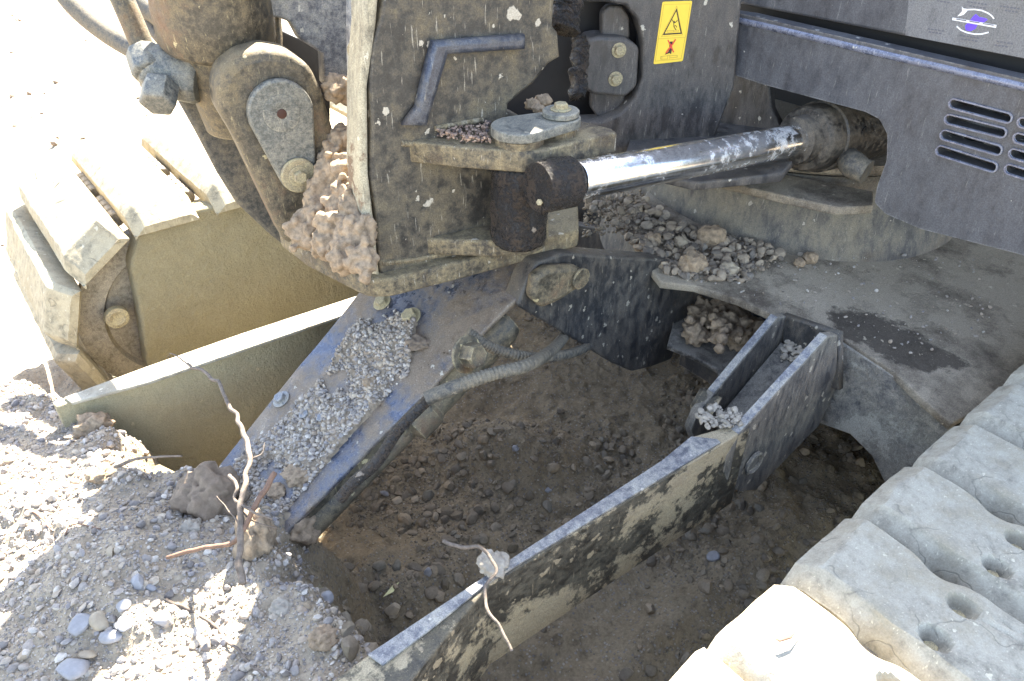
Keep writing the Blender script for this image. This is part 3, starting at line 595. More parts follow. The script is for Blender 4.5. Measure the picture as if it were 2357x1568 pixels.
lathe('horn', [(.052, 0), (.056, .005), (.056, .02), (.045, .03), (.02, .034), (.018, .02)], hit(2262, 308, XP(1.57)), Vector((-1, 0, 0)), M['house'], EX, n=64)
lathe('horn', [(.052, 0), (.056, .005), (.056, .02), (.045, .03), (.02, .034)], hit(2425, 345, XP(1.57)), Vector((-1, 0, 0)), M['house'], EX, n=64)
# grey label with the round emblem
def zg(P): return [(1804.5+x*.2339, y*.2339) for x, y in P]
UP = XP(1.535)
gl = slab('panel_label', zg([(1240, -200), (1190, 350), (2700, 640), (2700, -200)]), off(UP, .0012), .001, M['greylabel'], up, bev=.0001)
def gi(name, P, mat, u=.0017): return slab(name, zg(P), off(UP, u), .0004, mat, gl, bev=.0001)
gi('emblem_splash', [(1778, 255), (1830, 200), (1860, 160), (1885, 140), (1915, 170), (1975, 180), (2000, 195), (1960, 225), (1900, 245), (1880, 285), (1830, 310), (1785, 298)], M['purple'])
gi('emblem_band', [(1655, 175), (2088, 248), (2082, 278), (1650, 200)], M['white'], .0022)
gi('emblem_arc', stroke([(1800, 98), (1870, 95), (1940, 105), (2000, 130), (2040, 158), (2062, 188)], 7), M['white'])
gi('emblem_arc', stroke([(1695, 262), (1740, 300), (1800, 325), (1870, 338), (1940, 338), (2010, 320)], 7), M['white'])
gi('emblem_arrow', [(1700, 165), (1750, 110), (1745, 65), (1762, 85), (1795, 90), (1800, 110), (1760, 150)], M['white'])
gi('emblem_lettering', stroke([(1690, 190), (1790, 207)], 5), M['greyink'], .0027); gi('emblem_lettering', stroke([(1820, 211), (1920, 228)], 5), M['greyink'], .0027); gi('emblem_lettering', stroke([(1950, 234), (2060, 252)], 5), M['greyink'], .0027)
for (x, y, l) in ((1500, 10, 160), (1800, 20, 230), (1820, 60, 180), (2120, 62, 220), (2170, 105, 160), (1410, 285, 170), (1420, 315, 150), (1725, 350, 210), (1740, 385, 170), (2090, 410, 190), (2070, 445, 150)):
    n = max(2, int(l/34))
    for k in range(n): gi('faded_lettering', stroke([(x+k*34, y+k*5), (x+k*34+24, y+k*5+4)], 7), M['greyink'], .0016)
# --- unseen machine body above the frame, placed and sized to cast shade
obj('house', boxme(1.98, 3.6, .06, 2.2, .9, 1.75), M['skirt'], EX)
obj('engine_cover', boxme(1.60, 3.5, .06, 1.20, 1.30, 1.88, .05), M['skirt'], EX)  # unseen; height set by where its shade ends on the right track
obj('cab_skirt', boxme(1.62, 2.1, 1.6, 2.2, .85, 1.2, .02), M['skirt'], EX)  # unseen box added to keep sun out of the pit
obj('cab', boxme(1.62, 2.95, 1.22, 2.29, 1.16, 2.22, .05), M['skirt'], EX)  # unseen; roof cut low and side widened to steer its shadow
bo = tube('boom', [Vector((1.0, 1.22, 1.45)), Vector((.62, 1.2, 2.2)), Vector((-.1, 1.2, 3.0)), Vector((-1.2, 1.2, 3.35))], .15, M['skirt'], EX, n=4)  # unseen, added as a shadow caster over the bank
tube('dipper', [Vector((-1.2, 1.15, 3.45)), Vector((-1.35, 1.15, 2.2)), Vector((-1.5, 1.15, 1.1))], .13, M['skirt'], EX, n=4)  # unseen, put in as a tall shadow caster

# --- slew ring base, chassis
rc = Vector((1.99, 1.17, 0))
lathe('slew_base', [(.54, .40), (.51, .60), (.485, .68), (.48, .79), (.47, .80)], rc, Zn, M['ring'], EX, n=96)
lathe('swing_plate', [(.44, .81), (.49, .812), (.50, .82), (.50, .84), (.44, .842)], rc, Zn, M['deck'], EX, n=96)
slab('lower_plate', [(1590, 400), (1700, 392), (1800, 400), (2010, 440), (2010, 474), (1930, 478), (1800, 450)], ZP(.80), .02, M['deck'], EX)
slab('chassis_deck', [(1520, 652), (1600, 660), (1700, 690), (1790, 730), (1870, 760), (1925, 768), (2060, 855), (2110, 905), (2190, 975), (2500, 800), (2500, 420), (1500, 420), (1440, 520), (1480, 600)], (hit(1800, 740, ZP(.585)), Vector((-.03, -.12, 1)).normalized()), .02, M['deck'], EX, bev=.004)
dk = (hit(1800, 740, ZP(.585)), Vector((-.03, -.12, 1)).normalized())
pB = hit(1925, 775, dk); WP = XP(pB.x+.004)
slab('chassis_web', [(1925, 782), (2060, 868), (2185, 985), (2150, 1045), (2035, 1112), (2005, 1050), (1955, 1000), (1885, 975), (1840, 1000), (1840, 800)], WP, .03, M['web'], EX, bev=.004)
for yy, pts in ((.558, [(1928, 772), (1905, 775), (1700, 1000), (1672, 1050), (1664, 1085), (1675, 1118), (1700, 1133), (1740, 1128), (1885, 980), (1925, 890)]),
                (.70, [(1815, 728), (1790, 731), (1644, 906), (1606, 950), (1590, 990), (1600, 1020), (1640, 1040), (1700, 1000), (1830, 860)])):
    lg = slab('arm_lug', pts, YP(yy), .02, M['lugpaint'], EX, bev=.003)
    tp_ = [hit(x, y, YP(yy)) for x, y in pts[1:3]]; d_ = (tp_[1]-tp_[0]).normalized(); nn = Vector((-d_.z, 0, d_.x)); nn = nn if nn.z > 0 else -nn
    a_ = tp_[0]+Vector((0, .0015, 0))+nn*.0015; b_ = tp_[1]+Vector((0, .0015, 0))+nn*.0015
    slab('edge_strip', [a_, b_, b_+Vector((0, .017, 0)), a_+Vector((0, .017, 0))], (a_, nn), .003, M['armtop'], lg, bev=.001, world=True)
    if yy < .6:
        pp = hit(1732, 1064, YP(yy-.002)); lathe('pivot_pin', [(.027, 0), (.027, .007), (.0225, .008), (.0205, .0015), (.0005, .0015)], pp, Vector((0, -1, 0)), M['lugpaint'], lg, n=64)
    else:
        lathe('pivot_boss', [(.028, -.03), (.03, .012), (.024, .02)], hit(1618, 925, YP(yy+.02)), Vector((-.35, .9, .25)), M['arm'], lg)
fa, fb = Vector((1.34, .58, .53)), Vector((1.13, .58, .40)); fn_ = Vector((fb.z-fa.z, 0, -(fb.x-fa.x))).normalized()
slab('lug_floor', [fa, fb, fb+Vector((0, .115, 0)), fa+Vector((0, .115, 0))], (fa, fn_), .03, M['floor'], EX, bev=.002, world=True)
slab('lug_back', [(1800, 725), (1930, 770), (1930, 900), (1800, 860)], XP(1.345), .02, M['chassis'], EX)
# cylinder mount plate in the middle
MM = YP(1.0)
cm = slab('cylinder_mount', [(1215, 640), (1235, 605), (1300, 582), (1400, 590), (1570, 600), (1596, 640), (1600, 700), (1545, 828), (1500, 845), (1455, 856), (1405, 835), (1300, 770), (1190, 705)], MM, .05, M['chassis'], EX, bev=.006, r=.01)
slab('mount_boss', [(1225, 690), (1232, 640), (1262, 618), (1330, 614), (1352, 630), (1350, 655), (1290, 695), (1250, 712)], off(MM, .03), .03, M['lug'], cm, bev=.012, r=.01)
lathe('mount_pin', [(.023, 0), (.024, .003), (.024, .006), (.022, .008)], hit(1333, 640, off(MM, .03)), Vector((0, -1, 0)), M['lug'], cm)
obj('chassis_front', boxme(1.46, 1.49, .70, 1.05, .2, .58, .004), M['chassis'], EX)
obj('belly', boxme(1.75, 3.3, .36, 1.95, .12, .54, .03), M['chassis'], EX)  # closed box added to block light behind the web arch
slab('chassis_front', [(1100, 450), (1100, 720), (1600, 720), (1600, 560), (1340, 520)], XP(1.6), .03, M['chassis'], EX)
slab('chassis_shelf', [(1535, 795), (1600, 822), (1650, 850), (1662, 880), (1760, 800), (1790, 740), (1650, 660), (1560, 700)], ZP(.42), .014, M['floor'], EX)

# --- right blade arm
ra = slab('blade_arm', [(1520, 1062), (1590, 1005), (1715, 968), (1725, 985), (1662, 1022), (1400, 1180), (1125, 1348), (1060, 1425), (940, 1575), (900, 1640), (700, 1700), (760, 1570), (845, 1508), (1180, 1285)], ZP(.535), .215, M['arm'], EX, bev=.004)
slab('top_flange', [(1522, 1060), (1590, 1004), (1650, 1010), (1658, 1018), (1395, 1176), (1120, 1342), (1000, 1440), (880, 1530), (846, 1506), (1180, 1283)], ZP(.541), .005, M['armtop'], ra, bev=.001)
# --- left blade arm, sunlit top
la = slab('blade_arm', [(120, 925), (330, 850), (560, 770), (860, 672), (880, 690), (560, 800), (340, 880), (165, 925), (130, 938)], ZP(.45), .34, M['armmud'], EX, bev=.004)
tag(la, 'blade arm with a sunlit top edge')
slab('top_flange', [(148, 914), (330, 846), (560, 766), (860, 668), (872, 694), (800, 722), (340, 880), (165, 927)], ZP(.456), .008, M['pad'], la, bev=.002)  # pale strip laid on so the top edge reads as sunlit
slab('blade', [(-300, 930), (120, 920), (250, 1010), (640, 1200), (850, 1510), (600, 1700), (-300, 1500)], ZP(.30), .28, M['mudplate'], EX)
# --- blade cylinder guard
ga = Vector((.5466, 0, .284)).normalized(); gn = Vector((-ga.z, 0, ga.x))
GP = (Vector((.806, 1.05, .69)), gn)
gpoly = [(1190, 598), (1236, 606), (1242, 635), (1215, 660), (1105, 770), (990, 895), (870, 1010), (750, 1132), (655, 1228), (612, 1195), (500, 1075), (560, 1000), (620, 925), (690, 838), (770, 745), (850, 640), (960, 600)]
gd = slab('cylinder_guard', gpoly, GP, .012, M['guard'], EX, bev=.004, r=.006)
slab('guard_flange', [(1105, 772), (990, 897), (870, 1012), (750, 1134), (655, 1230), (640, 1222), (750, 1120), (870, 1000), (990, 882), (1095, 765)], off(GP, -.012), .06, M['lug'], gd, bev=.004)
slab('guard_flange', [(500, 1080), (560, 1005), (690, 842), (850, 645), (858, 650), (700, 848), (572, 1010), (512, 1088)], off(GP, -.012), .04, M['guard'], gd, bev=.003)
for (x, y, r) in ((648, 920, .0135), (705, 958, .0125), (880, 697, .0145), (945, 732, .017), (745, 965, .012)):
    b_ = bolt('bolt', hit(x, y, GP)+gn*.001, gn, r, M['armtop'] if x < 760 else M['steel'], gd)
u0 = hit(1130, 690, GP)-gn*.06; u1 = hit(690, 1140, GP)-gn*.06; bl = (u1-u0).normalized()
bcy = lathe('blade_cylinder', [(.035, 0), (.042, .02), (.042, .24), (.05, .25), (.05, .30), (.03, .31), (.028, .62)], u0+Vector((0, -.02, 0)), bl, M['lug'], EX)
bolt('hose_fitting', dep(1072, 815, 1.36), H(.7, -.6, .3), .024, M['lug'], bcy, h=.03)
def corr(t): return .0125+.0012*math.sin(t*2*math.pi*46)
tube('corrugated_hose', [dep(1075, 765, 1.40), dep(1130, 800, 1.42), dep(1200, 820, 1.45), dep(1260, 822, 1.53), dep(1335, 806, 1.70), dep(1400, 765, 1.95)], lambda t: .0105+.0009*math.sin(t*2*math.pi*50), M['rubber'], EX, sub=90)
tube('corrugated_hose', [dep(980, 918, 1.30), dep(1050, 890, 1.30), dep(1130, 862, 1.32), dep(1210, 842, 1.36), dep(1262, 812, 1.52), dep(1290, 785, 1.66), dep(1315, 745, 1.82), dep(1330, 700, 1.98)], lambda t: (.0122+.0007*math.sin(t*2*math.pi*60)) if t > .16 else .0132, M['rubber'], EX, sub=90)
tube('hose', [dep(1000, 905, 1.31), dep(920, 985, 1.29), dep(870, 1060, 1.27), dep(815, 1110, 1.26), dep(780, 1150, 1.26)], .0105, M['grease'], EX)
slab('hose_clip', [(940, 965), (975, 935), (972, 955), (925, 1030)], YP(1.0), .004, M['lug'], EX)

# --- tracks
def pad_me(w, l, t, holes=True, nu=130, nv=40, seed=0, cu=.05, hu=.04, cv=.03, hv=.03):
    """block pad as a fine grid: u along its width, v along travel; flat worn top, sloped ends and sides"""
    u = np.linspace(-w/2, w/2, nu); v = np.linspace(-l/2, l/2, nv); Ug, Vg = np.meshgrid(u, v, indexing='ij')
    wob = fbm(Ug, Vg, 8, 3, seed+21)*.012
    a = np.clip((cu-(w/2-np.abs(Ug))+wob)/cu, 0, 1); cf = np.where(Vg < 0, cv, cv*.5); b = np.clip((cf-(l/2-np.abs(Vg))+wob*.5)/cf, 0, 1)
    z = -hu*a**1.12-hv*b**1.12*np.where(Vg < 0, 1, .6)+fbm(Ug, Vg, 10, 4, seed+3)*.004+fbm(Ug*.4, Vg, 90, 2, seed+5)*.0012
    for k in range(5):   # scars and cuts in the face
        r_ = np.random.default_rng(seed*7+k); cx, cy, th = r_.uniform(-w/2, w/2), r_.uniform(-l/3, l/3), r_.uniform(0, 3.1)
        p = (Ug-cx)*math.cos(th)+(Vg-cy)*math.sin(th); q = -(Ug-cx)*math.sin(th)+(Vg-cy)*math.cos(th)+.3*p*p*10
        z -= .004*np.exp(-(q/.0028)**2)*np.exp(-(p/.03)**2)
    if holes:
        for s in (-.115, .115):
            for q in (-.038, .036): z -= .024*np.exp(-(((Ug-s)**2*.7+(Vg-q)**2)/.00021)**3)
        for s in (-.16, .16, 0): z -= .035*np.exp(-((Ug-s)/.024)**2)*np.exp(-((np.abs(Vg)-l/2)/.016)**2)
    Vt = np.stack([Ug, Vg, z], -1).reshape(-1, 3); I = np.arange(nu*nv).reshape(nu, nv)
    Q = list(np.stack([I[:-1, :-1], I[1:, :-1], I[1:, 1:], I[:-1, 1:]], -1).reshape(-1, 4))
    ring = list(I[:, 0])+list(I[-1, 1:])+list(I[-2::-1, -1])+list(I[0, -2:0:-1]); n = len(ring); o = len(Vt)
    bot = Vt[ring].copy(); bot[:, 2] = -t; bot2 = bot.copy(); bot2[:, :2] *= .97; bot2[:, 2] = -t-.006
    Vt = np.concatenate([Vt, bot, bot2])
    for k in range(n):
        k2 = (k+1) % n; Q.append([ring[k], o+k, o+k2, ring[k2]]); Q.append([o+k, o+n+k, o+n+k2, o+k2])
    me = fast_mesh(Vt, np.array(Q)); bm = bmesh.new(); bm.from_mesh(me); bm.verts.ensure_lookup_table(); bm.faces.new([bm.verts[o+n+k] for k in range(n)]); bmesh.ops.recalc_face_normals(bm, faces=bm.faces[:]); bm.to_mesh(me); bm.free(); smooth(me, 28); return me
def path(s, cx, cz, rr, top):
    """track centre line: s>0 runs back along the top from the idler crown, s<0 wraps forward and down"""
    if s >= 0: return cx+s, top, 0.
    a = -s/rr
    if a < math.pi*.92: return cx-math.sin(a)*rr, cz+math.cos(a)*rr, a
    return cx+(a-math.pi*.92)*rr, cz-rr, math.pi
def track(yc, wd, cx, top, rr, smin, smax, pitch, s0, label, holes, padl, tilt=0, **kw):
    tr = obj('track', boxme(cx+.02, 3.4, yc-wd*.28, yc+wd*.28, .12, .45), M['mudplate'], EX); tag(tr, label)
    cz = top-rr; s = s0; k = 0
    while s < smax:
        if s > smin:
            x, z, a = path(s, cx, cz, rr, top)
            me = pad_me(wd, padl, .065, holes, seed=k*5+int(yc*10)+50, **kw)
            t_ = Vector((math.cos(a), 0, math.sin(a))); n_ = Vector((-math.sin(a), 0, math.cos(a)))
            M4 = Matrix(((0, t_.x, n_.x, x), (-1, 0, 0, yc), (0, t_.z, n_.z, z), (0, 0, 0, 1)))
            me.transform(M4 @ Matrix.Rotation(tilt+random.uniform(-.02, .02), 4, 'Y')); pd = obj('track_pad', me, M['pad'] if holes else M['padtan'], tr)
            if holes and -.1 < s < .6:
                for q in (-.038, .036):
                    bo_ = M4 @ Vector((-.115, q, -.026)); bolt('pad_bolt', bo_, n_, .010, M['steel'], pd, h=.008)
            xl, zl_, al = path(s-pitch/2, cx, cz, rr, top); tl = Vector((math.cos(al), 0, math.sin(al))); nl = Vector((-math.sin(al), 0, math.cos(al)))
            for yo in (-.17, -.13, -.09, -.05, .05, .09, .13, .17):
                a_ = Vector((xl, yc+yo, zl_))-nl*.065
                lk = lathe_me([(.018, -.017), (.021, -.014), (.021, .014), (.018, .017)], a_, Vector((0, 1, 0)), 16); smooth(lk, 40)
                if s < .75 and s > -.5: obj('chain_link', lk, M['chain'], tr)
        s += pitch; k += 1
    return tr
RT = track(-.02, .60, .60, .655, .33, -.5, 2.4, .176, .022-.176*2, 'right track close to the camera with pale dried mud on its pads', True, .166, cu=.028, hu=.024, cv=.026, hv=.03)
LT = track(2.33, .70, .385, .675, .345, -.95, 2.4, .218, .015-.218*4, 'left track with mud caked pads and sunlit tops', False, .170, cu=.06, hu=.045, cv=.03, hv=.03)
# left track frame and idler
slab('track_frame', [(330, 512), (420, 490), (540, 466), (760, 455), (900, 600), (900, 720), (340, 850), (330, 780), (318, 700), (300, 610)], YP(2.0), .06, M['mudplate'], LT, bev=.01, r=.01)
lathe('idler_wheel', [(.26, -.03), (.275, -.025), (.275, .0), (.21, .01), (.20, -.01), (.07, -.01), (.065, .0), (.05, .005)], Vector((.39, 2.06, .325)), Vector((0, -1, 0)), M['chain'], LT, n=72)
lathe('idler_cap', [(.03, 0), (.032, .004), (.03, .02), (.02, .022), (.012, .018)], hit(266, 726, YP(2.03)), Vector((0, -1, 0)), M['steel'], LT)

# ================================================================ LOOSE THINGS
def clod(name, px, py, pl, s, mat, label, cat, seed, amp=.35, group=None, sink=.3):
    c = hit(px, py, pl) if pl else gz(px, py); sz = s if hasattr(s, '__len__') else (s, s, s*.8)
    me = clod_me(c+Vector((0, 0, sz[2]*(1-2*sink)*.5)), sz, 4, amp, 1.6, seed); return tag(obj(name, me, mat), label, cat, group)
clod('soil_clod', 480, 1155, None, (.055, .055, .055), M['cloddark'], 'large brown clod full of fine roots beside the lower end of the cylinder guard', 'soil clod', 3, .4)
clod('soil_clod', 590, 1250, None, (.03, .035, .06), M['clod'], 'tan earth clod under the tip of the cylinder guard', 'soil clod', 8, .4)
clod('soil_clod', 690, 1215, None, (.04, .035, .03), M['clod'], 'yellowish clod just below the tip of the guard', 'soil clod', 12, .4)
for i, (x, y, s_, lb) in enumerate(((215, 985, .035, 'sunlit clod at the corner of the bank by the left blade arm'), (230, 1095, .022, 'tan sunlit clod on the bank behind the white root'), (440, 1220, .02, 'small pale clod left below the rooty brown clod'), (650, 1400, .018, 'clod on the rounded edge of the bank above the pit'), (745, 1470, .02, 'clod on the bank edge near the right blade arm'))):
    clod('soil_clod', x, y, None, (s_, s_*.9, s_*.7), M['clodgrey'] if i in (2, 3) else M['clod'], lb, 'soil clod', 200+i, .45)
def root(pts, r0, r1, mat, label, name='root', plz=None, cat='root', jit=.003):
    P = []
    for q in pts: P.append(dep(*q) if len(q) == 3 else gz(*q)+Vector((0, 0, .006)))
    P = catmull(P, 10); P = [p+Vector((noise.noise(p*40), noise.noise(p*40+Vector((3, 0, 0))), noise.noise(p*40+Vector((0, 7, 0)))))*jit for p in P]
    me = tube_me(P, lambda t: (r0+(r1-r0)*t)*(1+.18*noise.noise(Vector((t*30, r0*900, 0)))), 10); smooth(me)
    return tag(obj(name, me, mat), label, cat)
root([(430, 838, 1.40), (490, 870, 1.34), (525, 925, 1.28), (556, 985, 1.22), (572, 1050, 1.17), (566, 1110, 1.13), (556, 1170, 1.11), (550, 1240, 1.09), (552, 1290, 1.07), (554, 1345, 1.06)], .0028, .0056, M['root'], 'long pale root rising from the soil bank to the left blade arm', jit=.006)
root([(632, 1090, 1.15), (610, 1125, 1.13), (588, 1165, 1.11), (560, 1215, 1.10), (535, 1250, 1.10), (495, 1258, 1.11), (430, 1270, 1.12), (385, 1285, 1.13)], .0045, .003, M['rootdark'], 'reddish brown root bending across the pale root')
for k, (a, b, c) in enumerate((((430, 838, 1.40), (400, 815, 1.42), (385, 822, 1.44)), ((560, 1180, 1.11), (590, 1205, 1.11), (640, 1215, 1.12)), ((553, 1210, 1.10), (530, 1180, 1.12), (500, 1140, 1.15)), ((570, 1060, 1.165), (600, 1045, 1.17), (610, 1020, 1.18)))):
    root([a, b, c], .0016, .0005, M['root'], ('hair root at the top of the long pale root', 'hair root leaving the pale root to the right', 'hair root leaving the pale root towards the brown clod', 'hair root high on the pale root over the guard')[k])
root([(528, 1095, 1.16), (545, 1120, 1.13), (540, 1150, 1.12), (580, 1175, 1.10), (628, 1195, 1.10)], .003, .0015, M['root'], 'thin forked rootlet crossing in front of the clod')
root([(262, 1075, 1.33), (330, 1055, 1.32), (420, 1050, 1.28)], .0035, .0015, M['root'], 'thin white root sticking out over the left blade arm')
root([(300, 1085), (345, 1110), (330, 1100)], .002, .001, M['root'], 'short sunlit twig at the edge of the bank')
root([(385, 1382), (430, 1405), (490, 1440), (520, 1470), (545, 1500), (575, 1530), (612, 1562)], .0026, .0022, M['root'], 'long thin tan root lying down the gravel bank')
root([(65, 1178), (95, 1195), (120, 1225)], .002, .001, M['rootdark'], 'thin brown twig at the left of the bank')
root([(155, 1232), (165, 1212), (235, 1222)], .0015, .001, M['rootdark'], 'hair thin twig arching over the bank crest')
root([(1018, 1244, 1.16), (1065, 1262, 1.145), (1100, 1258, 1.13), (1130, 1285, 1.12), (1142, 1315, 1.10), (1118, 1350, 1.085), (1120, 1400, 1.06), (1150, 1440, 1.045), (1178, 1500, 1.03)], .003, .002, M['root'], 'pale root draped over the right blade arm with a clump of clay')
clod('clay_clump', 1133, 1300, ZP(.545), (.02, .022, .016), M['clodgrey'], 'pale clay clump sitting on the right blade arm', 'clay clump', 31, .5)
def heap(cx, n, spread, smin, smax, base, pl, seed=0):
    pass
def scat_poly(poly, n, pl, smin, smax, pw=3, zj=0., mask=None):
    P = []; s = []; xs = [q[0] for q in poly]; ys = [q[1] for q in poly]
    while len(P) < n:
        x, y = random.uniform(min(xs), max(xs)), random.uniform(min(ys), max(ys)); c = False
        for i in range(len(poly)):
            (ax_, ay_), (bx_, by_) = poly[i-1], poly[i]
            if (ay_ > y) != (by_ > y) and x < (bx_-ax_)*(y-ay_)/(by_-ay_)+ax_: c = not c
        if not c or (mask and not mask(x, y)): continue
        r = smin+(smax-smin)*random.random()**pw; p = hit(x, y, pl)+pl[1]*(r*.3+random.random()*zj); P.append(p); s.append(r)
    return np.array(P), np.array(s)
gh = lambda x, y: max(-.004, min(.012, (gm(x, y)+.14)*.022))-.001*abs(noise.noise(Vector((x*.15, y*.15, 0))))
gp_ = [(860, 690), (960, 740), (940, 860), (800, 1010), (700, 1130), (640, 1200), (540, 1075), (660, 960), (740, 870)]
def inpoly(x, y, poly):
    c = False
    for i in range(len(poly)):
        (ax_, ay_), (bx_, by_) = poly[i-1], poly[i]
        if (ay_ > y) != (by_ > y) and x < (bx_-ax_)*(y-ay_)/(by_-ay_)+ax_: c = not c
    return c
gm = lambda x, y: noise.noise(Vector((x*.012, y*.012, 4)))+.35*noise.noise(Vector((x*.04, y*.04, 1)))+.12
cv_, cf_, ci_ = [], [], {}
xs_ = range(530, 975, 4); ys_ = range(680, 1216, 4)
for x in xs_:
    for y in ys_:
        h_ = gh(x, y) if inpoly(x, y, gp_) else -.004
        ci_[x, y] = (len(cv_), h_); cv_.append(hit(x, y, GP)+gn*(h_+.0015*noise.noise(Vector((x*.2, y*.2, 3)))))
for x in xs_[:-1]:
    for y in ys_[:-1]:
        q = [ci_[x, y], ci_[x, y+4], ci_[x+4, y+4], ci_[x+4, y]]
        if max(k[1] for k in q) > -.002: cf_.append([k[0] for k in q])
cake = fast_mesh(np.array([v[:] for v in cv_]), np.array(cf_)); bm = bmesh.new(); bm.from_mesh(cake); bmesh.ops.delete(bm, geom=[v for v in bm.verts if not v.link_faces], context='VERTS'); bm.to_mesh(cake); bm.free(); smooth(cake)
tag(obj('soil_cake', cake, M['soilcake']), 'thin cake of brown soil under the gravel on the cylinder guard', 'soil', None, 'stuff')
P, s = scat_poly(gp_, 7500, GP, .001, .0075, 4, 0, lambda x, y: gh(x, y) > -.003)
P = np.array([np.array(p)+np.array(gn)*max(0, .9*gh(*[k for k in proj_px(p)])) for p in P]); stuff('guard_gravel', P, s, M['gravel'], 'loose gravel spread over the cylinder guard', 'gravel')
for i, (x, y, s_, m_, lb) in enumerate(((860, 880, .02, 'clod', 'tan earth lump high on the cylinder guard'), (655, 1040, .016, 'stonetan', 'flat tan stone lying on the lower cylinder guard'), (690, 1095, .03, 'clod', 'flat cake of pinkish clay near the guard tip'), (965, 790, .024, 'cloddark', 'brown clay stuck beside the second guard bolt'), (640, 1130, .02, 'clod', 'clay cake at the very tip of the guard'))):
    me = clod_me(hit(x, y, GP)+gn*s_*.15, (s_, s_, s_*.4), 4, .4, 2, i+40); tag(obj('clay_lump', me, M[m_]), lb, 'clay lump')
# mud packed inside the bracket
mm = []
for i, (x, y, d, s_) in enumerate(((790, 330, 1.47, .03), (770, 350, 1.46, .026), (765, 400, 1.44, .034), (800, 400, 1.42, .03), (750, 450, 1.44, .034), (795, 460, 1.40, .035), (735, 500, 1.43, .034), (780, 520, 1.38, .036), (820, 540, 1.34, .032), (720, 540, 1.42, .028), (760, 560, 1.38, .03), (800, 590, 1.34, .028), (835, 600, 1.31, .024), (700, 545, 1.42, .022), (820, 480, 1.37, .03))):
    mm.append(clod_me(dep(x, y, d), s_, 4, .5, 1.7, i+60))
    if i > 1:
        for q in range(16):
            xx, yy_ = x+random.gauss(0, 20), y+random.gauss(0, 22)
            if xx < 846: mm.append(clod_me(dep(xx, yy_, d-s_*.75), random.uniform(.003, .011), 2, .5, 1.7, i*20+q))
tag(obj('packed_clay', fused(mm), M['clod']), 'pinkish clay packed between the lug and the bracket', 'clay', None, 'stuff')
clod('clay_lump', 785, 210, (dep(785, 210, 1.45), MPn), .03, M['clod'], 'small clay lump at the top of the gap beside the bracket edge', 'clay lump', 71, .5)
# gravel on the top plate, behind the pin keeper
tp = [(1000, 318), (1040, 290), (1100, 275), (1130, 290), (1120, 320), (1130, 333), (1080, 333)]
P, s = scat_poly(tp, 420, ZP(1.043), .002, .006, 2, .012); stuff('plate_crumbs', P, s, plain('crumbs', (.3, .2, .15), .9, 0, .3, 100, .3, island=[(.07, .06, .06), (.3, .2, .15), (.42, .3, .22), (.15, .11, .09)]), 'crumbs of soil lying on the top bracket plate', 'soil crumbs')
for i, (x, y, s_) in enumerate(((1225, 240, .014), (1250, 232, .016), (1238, 250, .012))):
    me = clod_me(hit(x, y, ZP(1.06)), (s_, s_, s_*.7), 3, .4, 2, 90+i); tag(obj('clay_lump', me, M['clod']), 'brown crumb behind the pin keeper', 'clay lump', 'crumbs behind the pin keeper')
# chassis deck rubble
rub = [(1560, 640), (1480, 560), (1560, 540), (1700, 560), (1800, 590), (1750, 640), (1650, 670)]
rub2 = [(1345, 470), (1460, 450), (1560, 520), (1700, 550), (1800, 590), (1720, 650), (1620, 650), (1540, 640)]
P, s = scat_poly(rub2, 1500, dk, .0025, .019, 4.5, .012); stuff('deck_rubble', P, s, M['rubble'], 'crumbly soil and rubble heaped on the chassis deck', 'rubble')
P, s = scat_poly([(1560, 660), (1500, 560), (1700, 560), (2250, 600), (2300, 760), (2100, 830), (1900, 720)], 260, dk, .0015, .006, 3, 0); stuff('deck_crumbs', P, s, M['gravel'], 'scattered crumbs on the dusty chassis deck', 'soil crumbs')
P, s = scat_poly([(1340, 440), (1470, 450), (1510, 530), (1340, 560)], 300, ZP(.62), .003, .010, 3, .03); stuff('frame_rubble', P, s, M['pitgravel'], 'dark rubble behind the swing bracket', 'rubble')
for i, (x, y, s_, lb) in enumerate(((1635, 560, .034, 'roundest clay clod behind the deck edge, beside the ring base'), (1590, 620, .032, 'pale clod at the curved deck edge'), (1500, 560, .02, 'cube shaped tan clod left of the deck rubble'), (1675, 628, .02, 'flat pale stone in front of the round clod'), (1862, 600, .017, 'tan crumb with a smaller one beside it on the deck'), (1838, 610, .013, 'smaller of the two tan crumbs on the deck'), (1565, 565, .018, 'grey clod between the cube shaped clod and the round one'))):
    me = clod_me(hit(x, y, dk)+dk[1]*s_*.5, (s_, s_, s_*.85), 4, .3, 1.6, 110+i); tag(obj('clay_clod', me, M['clod'] if i not in (3, 6) else M['stonetan']), lb, 'clay clod')
mm = [clod_me(hit(1675+random.gauss(0, 38), 745+random.gauss(0, 20), ZP(.45+random.random()*.05)), random.uniform(.003, .014), 3, .5, 1.8, 300+i) for i in range(90)]
mm += [clod_me(hit(x, y, ZP(.445)), s_*random.uniform(.6, 1.15), 4, .55, 1.7, 130+i) for i, (x, y, s_) in enumerate(((1620, 725, .035), (1660, 720, .045), (1700, 735, .045), (1730, 760, .04), (1650, 745, .035), (1600, 770, .03), (1700, 780, .035), (1745, 740, .03)))]
tag(obj('packed_clay', fused(mm), M['clod']), 'brownish clay packed on the shelf under the chassis deck', 'clay', None, 'stuff')
P, s = scat_poly([(1815, 770), (1840, 755), (1885, 785), (1850, 840), (1790, 830)], 150, (fa, fn_), .003, .011, 2, .006); stuff('lug_crumbs', P, s, M['clodgrey'], 'pale clay crumbs lying between the upper ends of the arm lugs', 'soil crumbs')
P, s = scat_poly([(1600, 960), (1640, 940), (1720, 960), (1700, 985), (1620, 990)], 120, ZP(.54), .003, .011, 2, .01); stuff('pivot_crumbs', P, s, M['clodgrey'], 'pale clay crumbs on the pivot end of the right blade arm', 'soil crumbs')
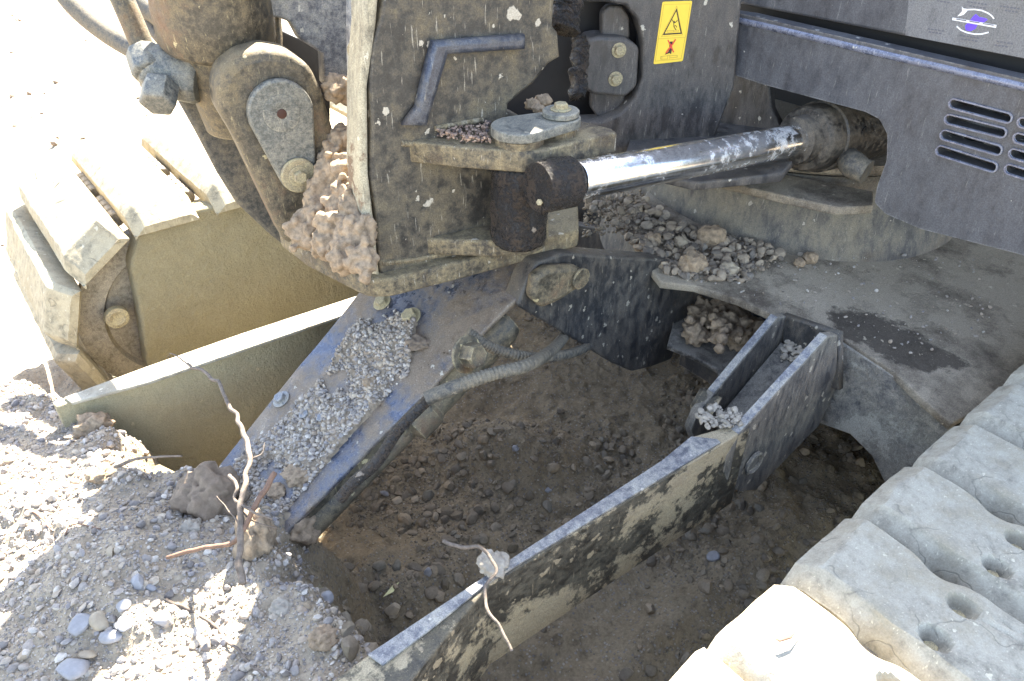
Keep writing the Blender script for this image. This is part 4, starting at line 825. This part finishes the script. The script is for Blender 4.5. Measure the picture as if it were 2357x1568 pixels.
# named stones
ST = [(190, 1440, .024, 'stone', 'large grey rounded stone, left one of the stone cluster on the bank'), (236, 1436, .021, 'stonetan', 'cream block shaped stone on top of the cluster'), (262, 1468, .02, 'stone', 'blue grey angular stone below the cream stone'), (290, 1440, .015, 'stone', 'flat mauve stone right of the cream stone'),
      (320, 1347, .017, 'stone', 'tallest grey stone above the cluster'), (348, 1355, .011, 'stone', 'small round stone right of the tall grey stone'), (285, 1400, .014, 'stone', 'oval grey stone above the mauve one'), (375, 1430, .015, 'stone', 'blue grey stone in the middle of the bank'), (175, 1545, .028, 'stone', 'half sunlit large stone at the bottom of the bank'),
      (205, 1510, .014, 'stonetan', 'tan stone behind the half sunlit stone'), (500, 1410, .01, 'stone', 'small pale stone near the pit edge'), (885, 1140, .016, 'stone', 'grey stone in a row on the pit floor below the hose'), (915, 1156, .017, 'stonetan', 'tan stone in the middle of the row on the pit floor'), (955, 1152, .013, 'stonetan', 'smaller tan stone at the right end of the row'),
      (1003, 1193, .015, 'stonetan', 'oval olive stone below the row'), (752, 1385, .016, 'stone', 'dark wedge shaped stone near the pit corner'), (905, 1408, .022, 'stonetan', 'long brown stone half buried beside the arm'), (985, 1320, .014, 'stone', 'round dark stone left of the clay clump'), (1185, 1035, .016, 'stone', 'upright dark stone on the pit ridge'),
      (1640, 1285, .018, 'stone', 'grey stone on the ground right of the arm'), (1262, 1130, .012, 'stone', 'bluish stone right of the ridge'), (255, 1275, .012, 'stonetan', 'pale stone near the bank crest')]
for i, (x, y, s_, m_, lb) in enumerate(ST):
    c = gz(x, y); me = stones([np.array(c)+np.array([0, 0, s_*.35])], [s_], 3, .03); tag(obj('stone', me, M[m_]), lb, 'stone')
# pale patch painted in for sun on the pit floor, and a twig
slab('leaf_scrap', [(880, 1375), (905, 1345), (918, 1340), (905, 1362)], (gz(900, 1358)+Vector((0, 0, .006)), Vector((-.2, -.2, 1)).normalized()), .0015, plain('dry_leaf', (.75, .7, .35), .7), None)['label'] = 'pale dry leaf scrap on the pit floor'
bpy.data.objects['leaf_scrap']['category'] = 'leaf'
slab('twig', [(1785, 1470), (1820, 1460), (1845, 1432), (1822, 1468), (1795, 1476)], ZP(.668), .003, M['rootdark'], None)['label'] = 'curved dark twig on the nearest sunlit track pad'
bpy.data.objects['twig']['category'] = 'twig'
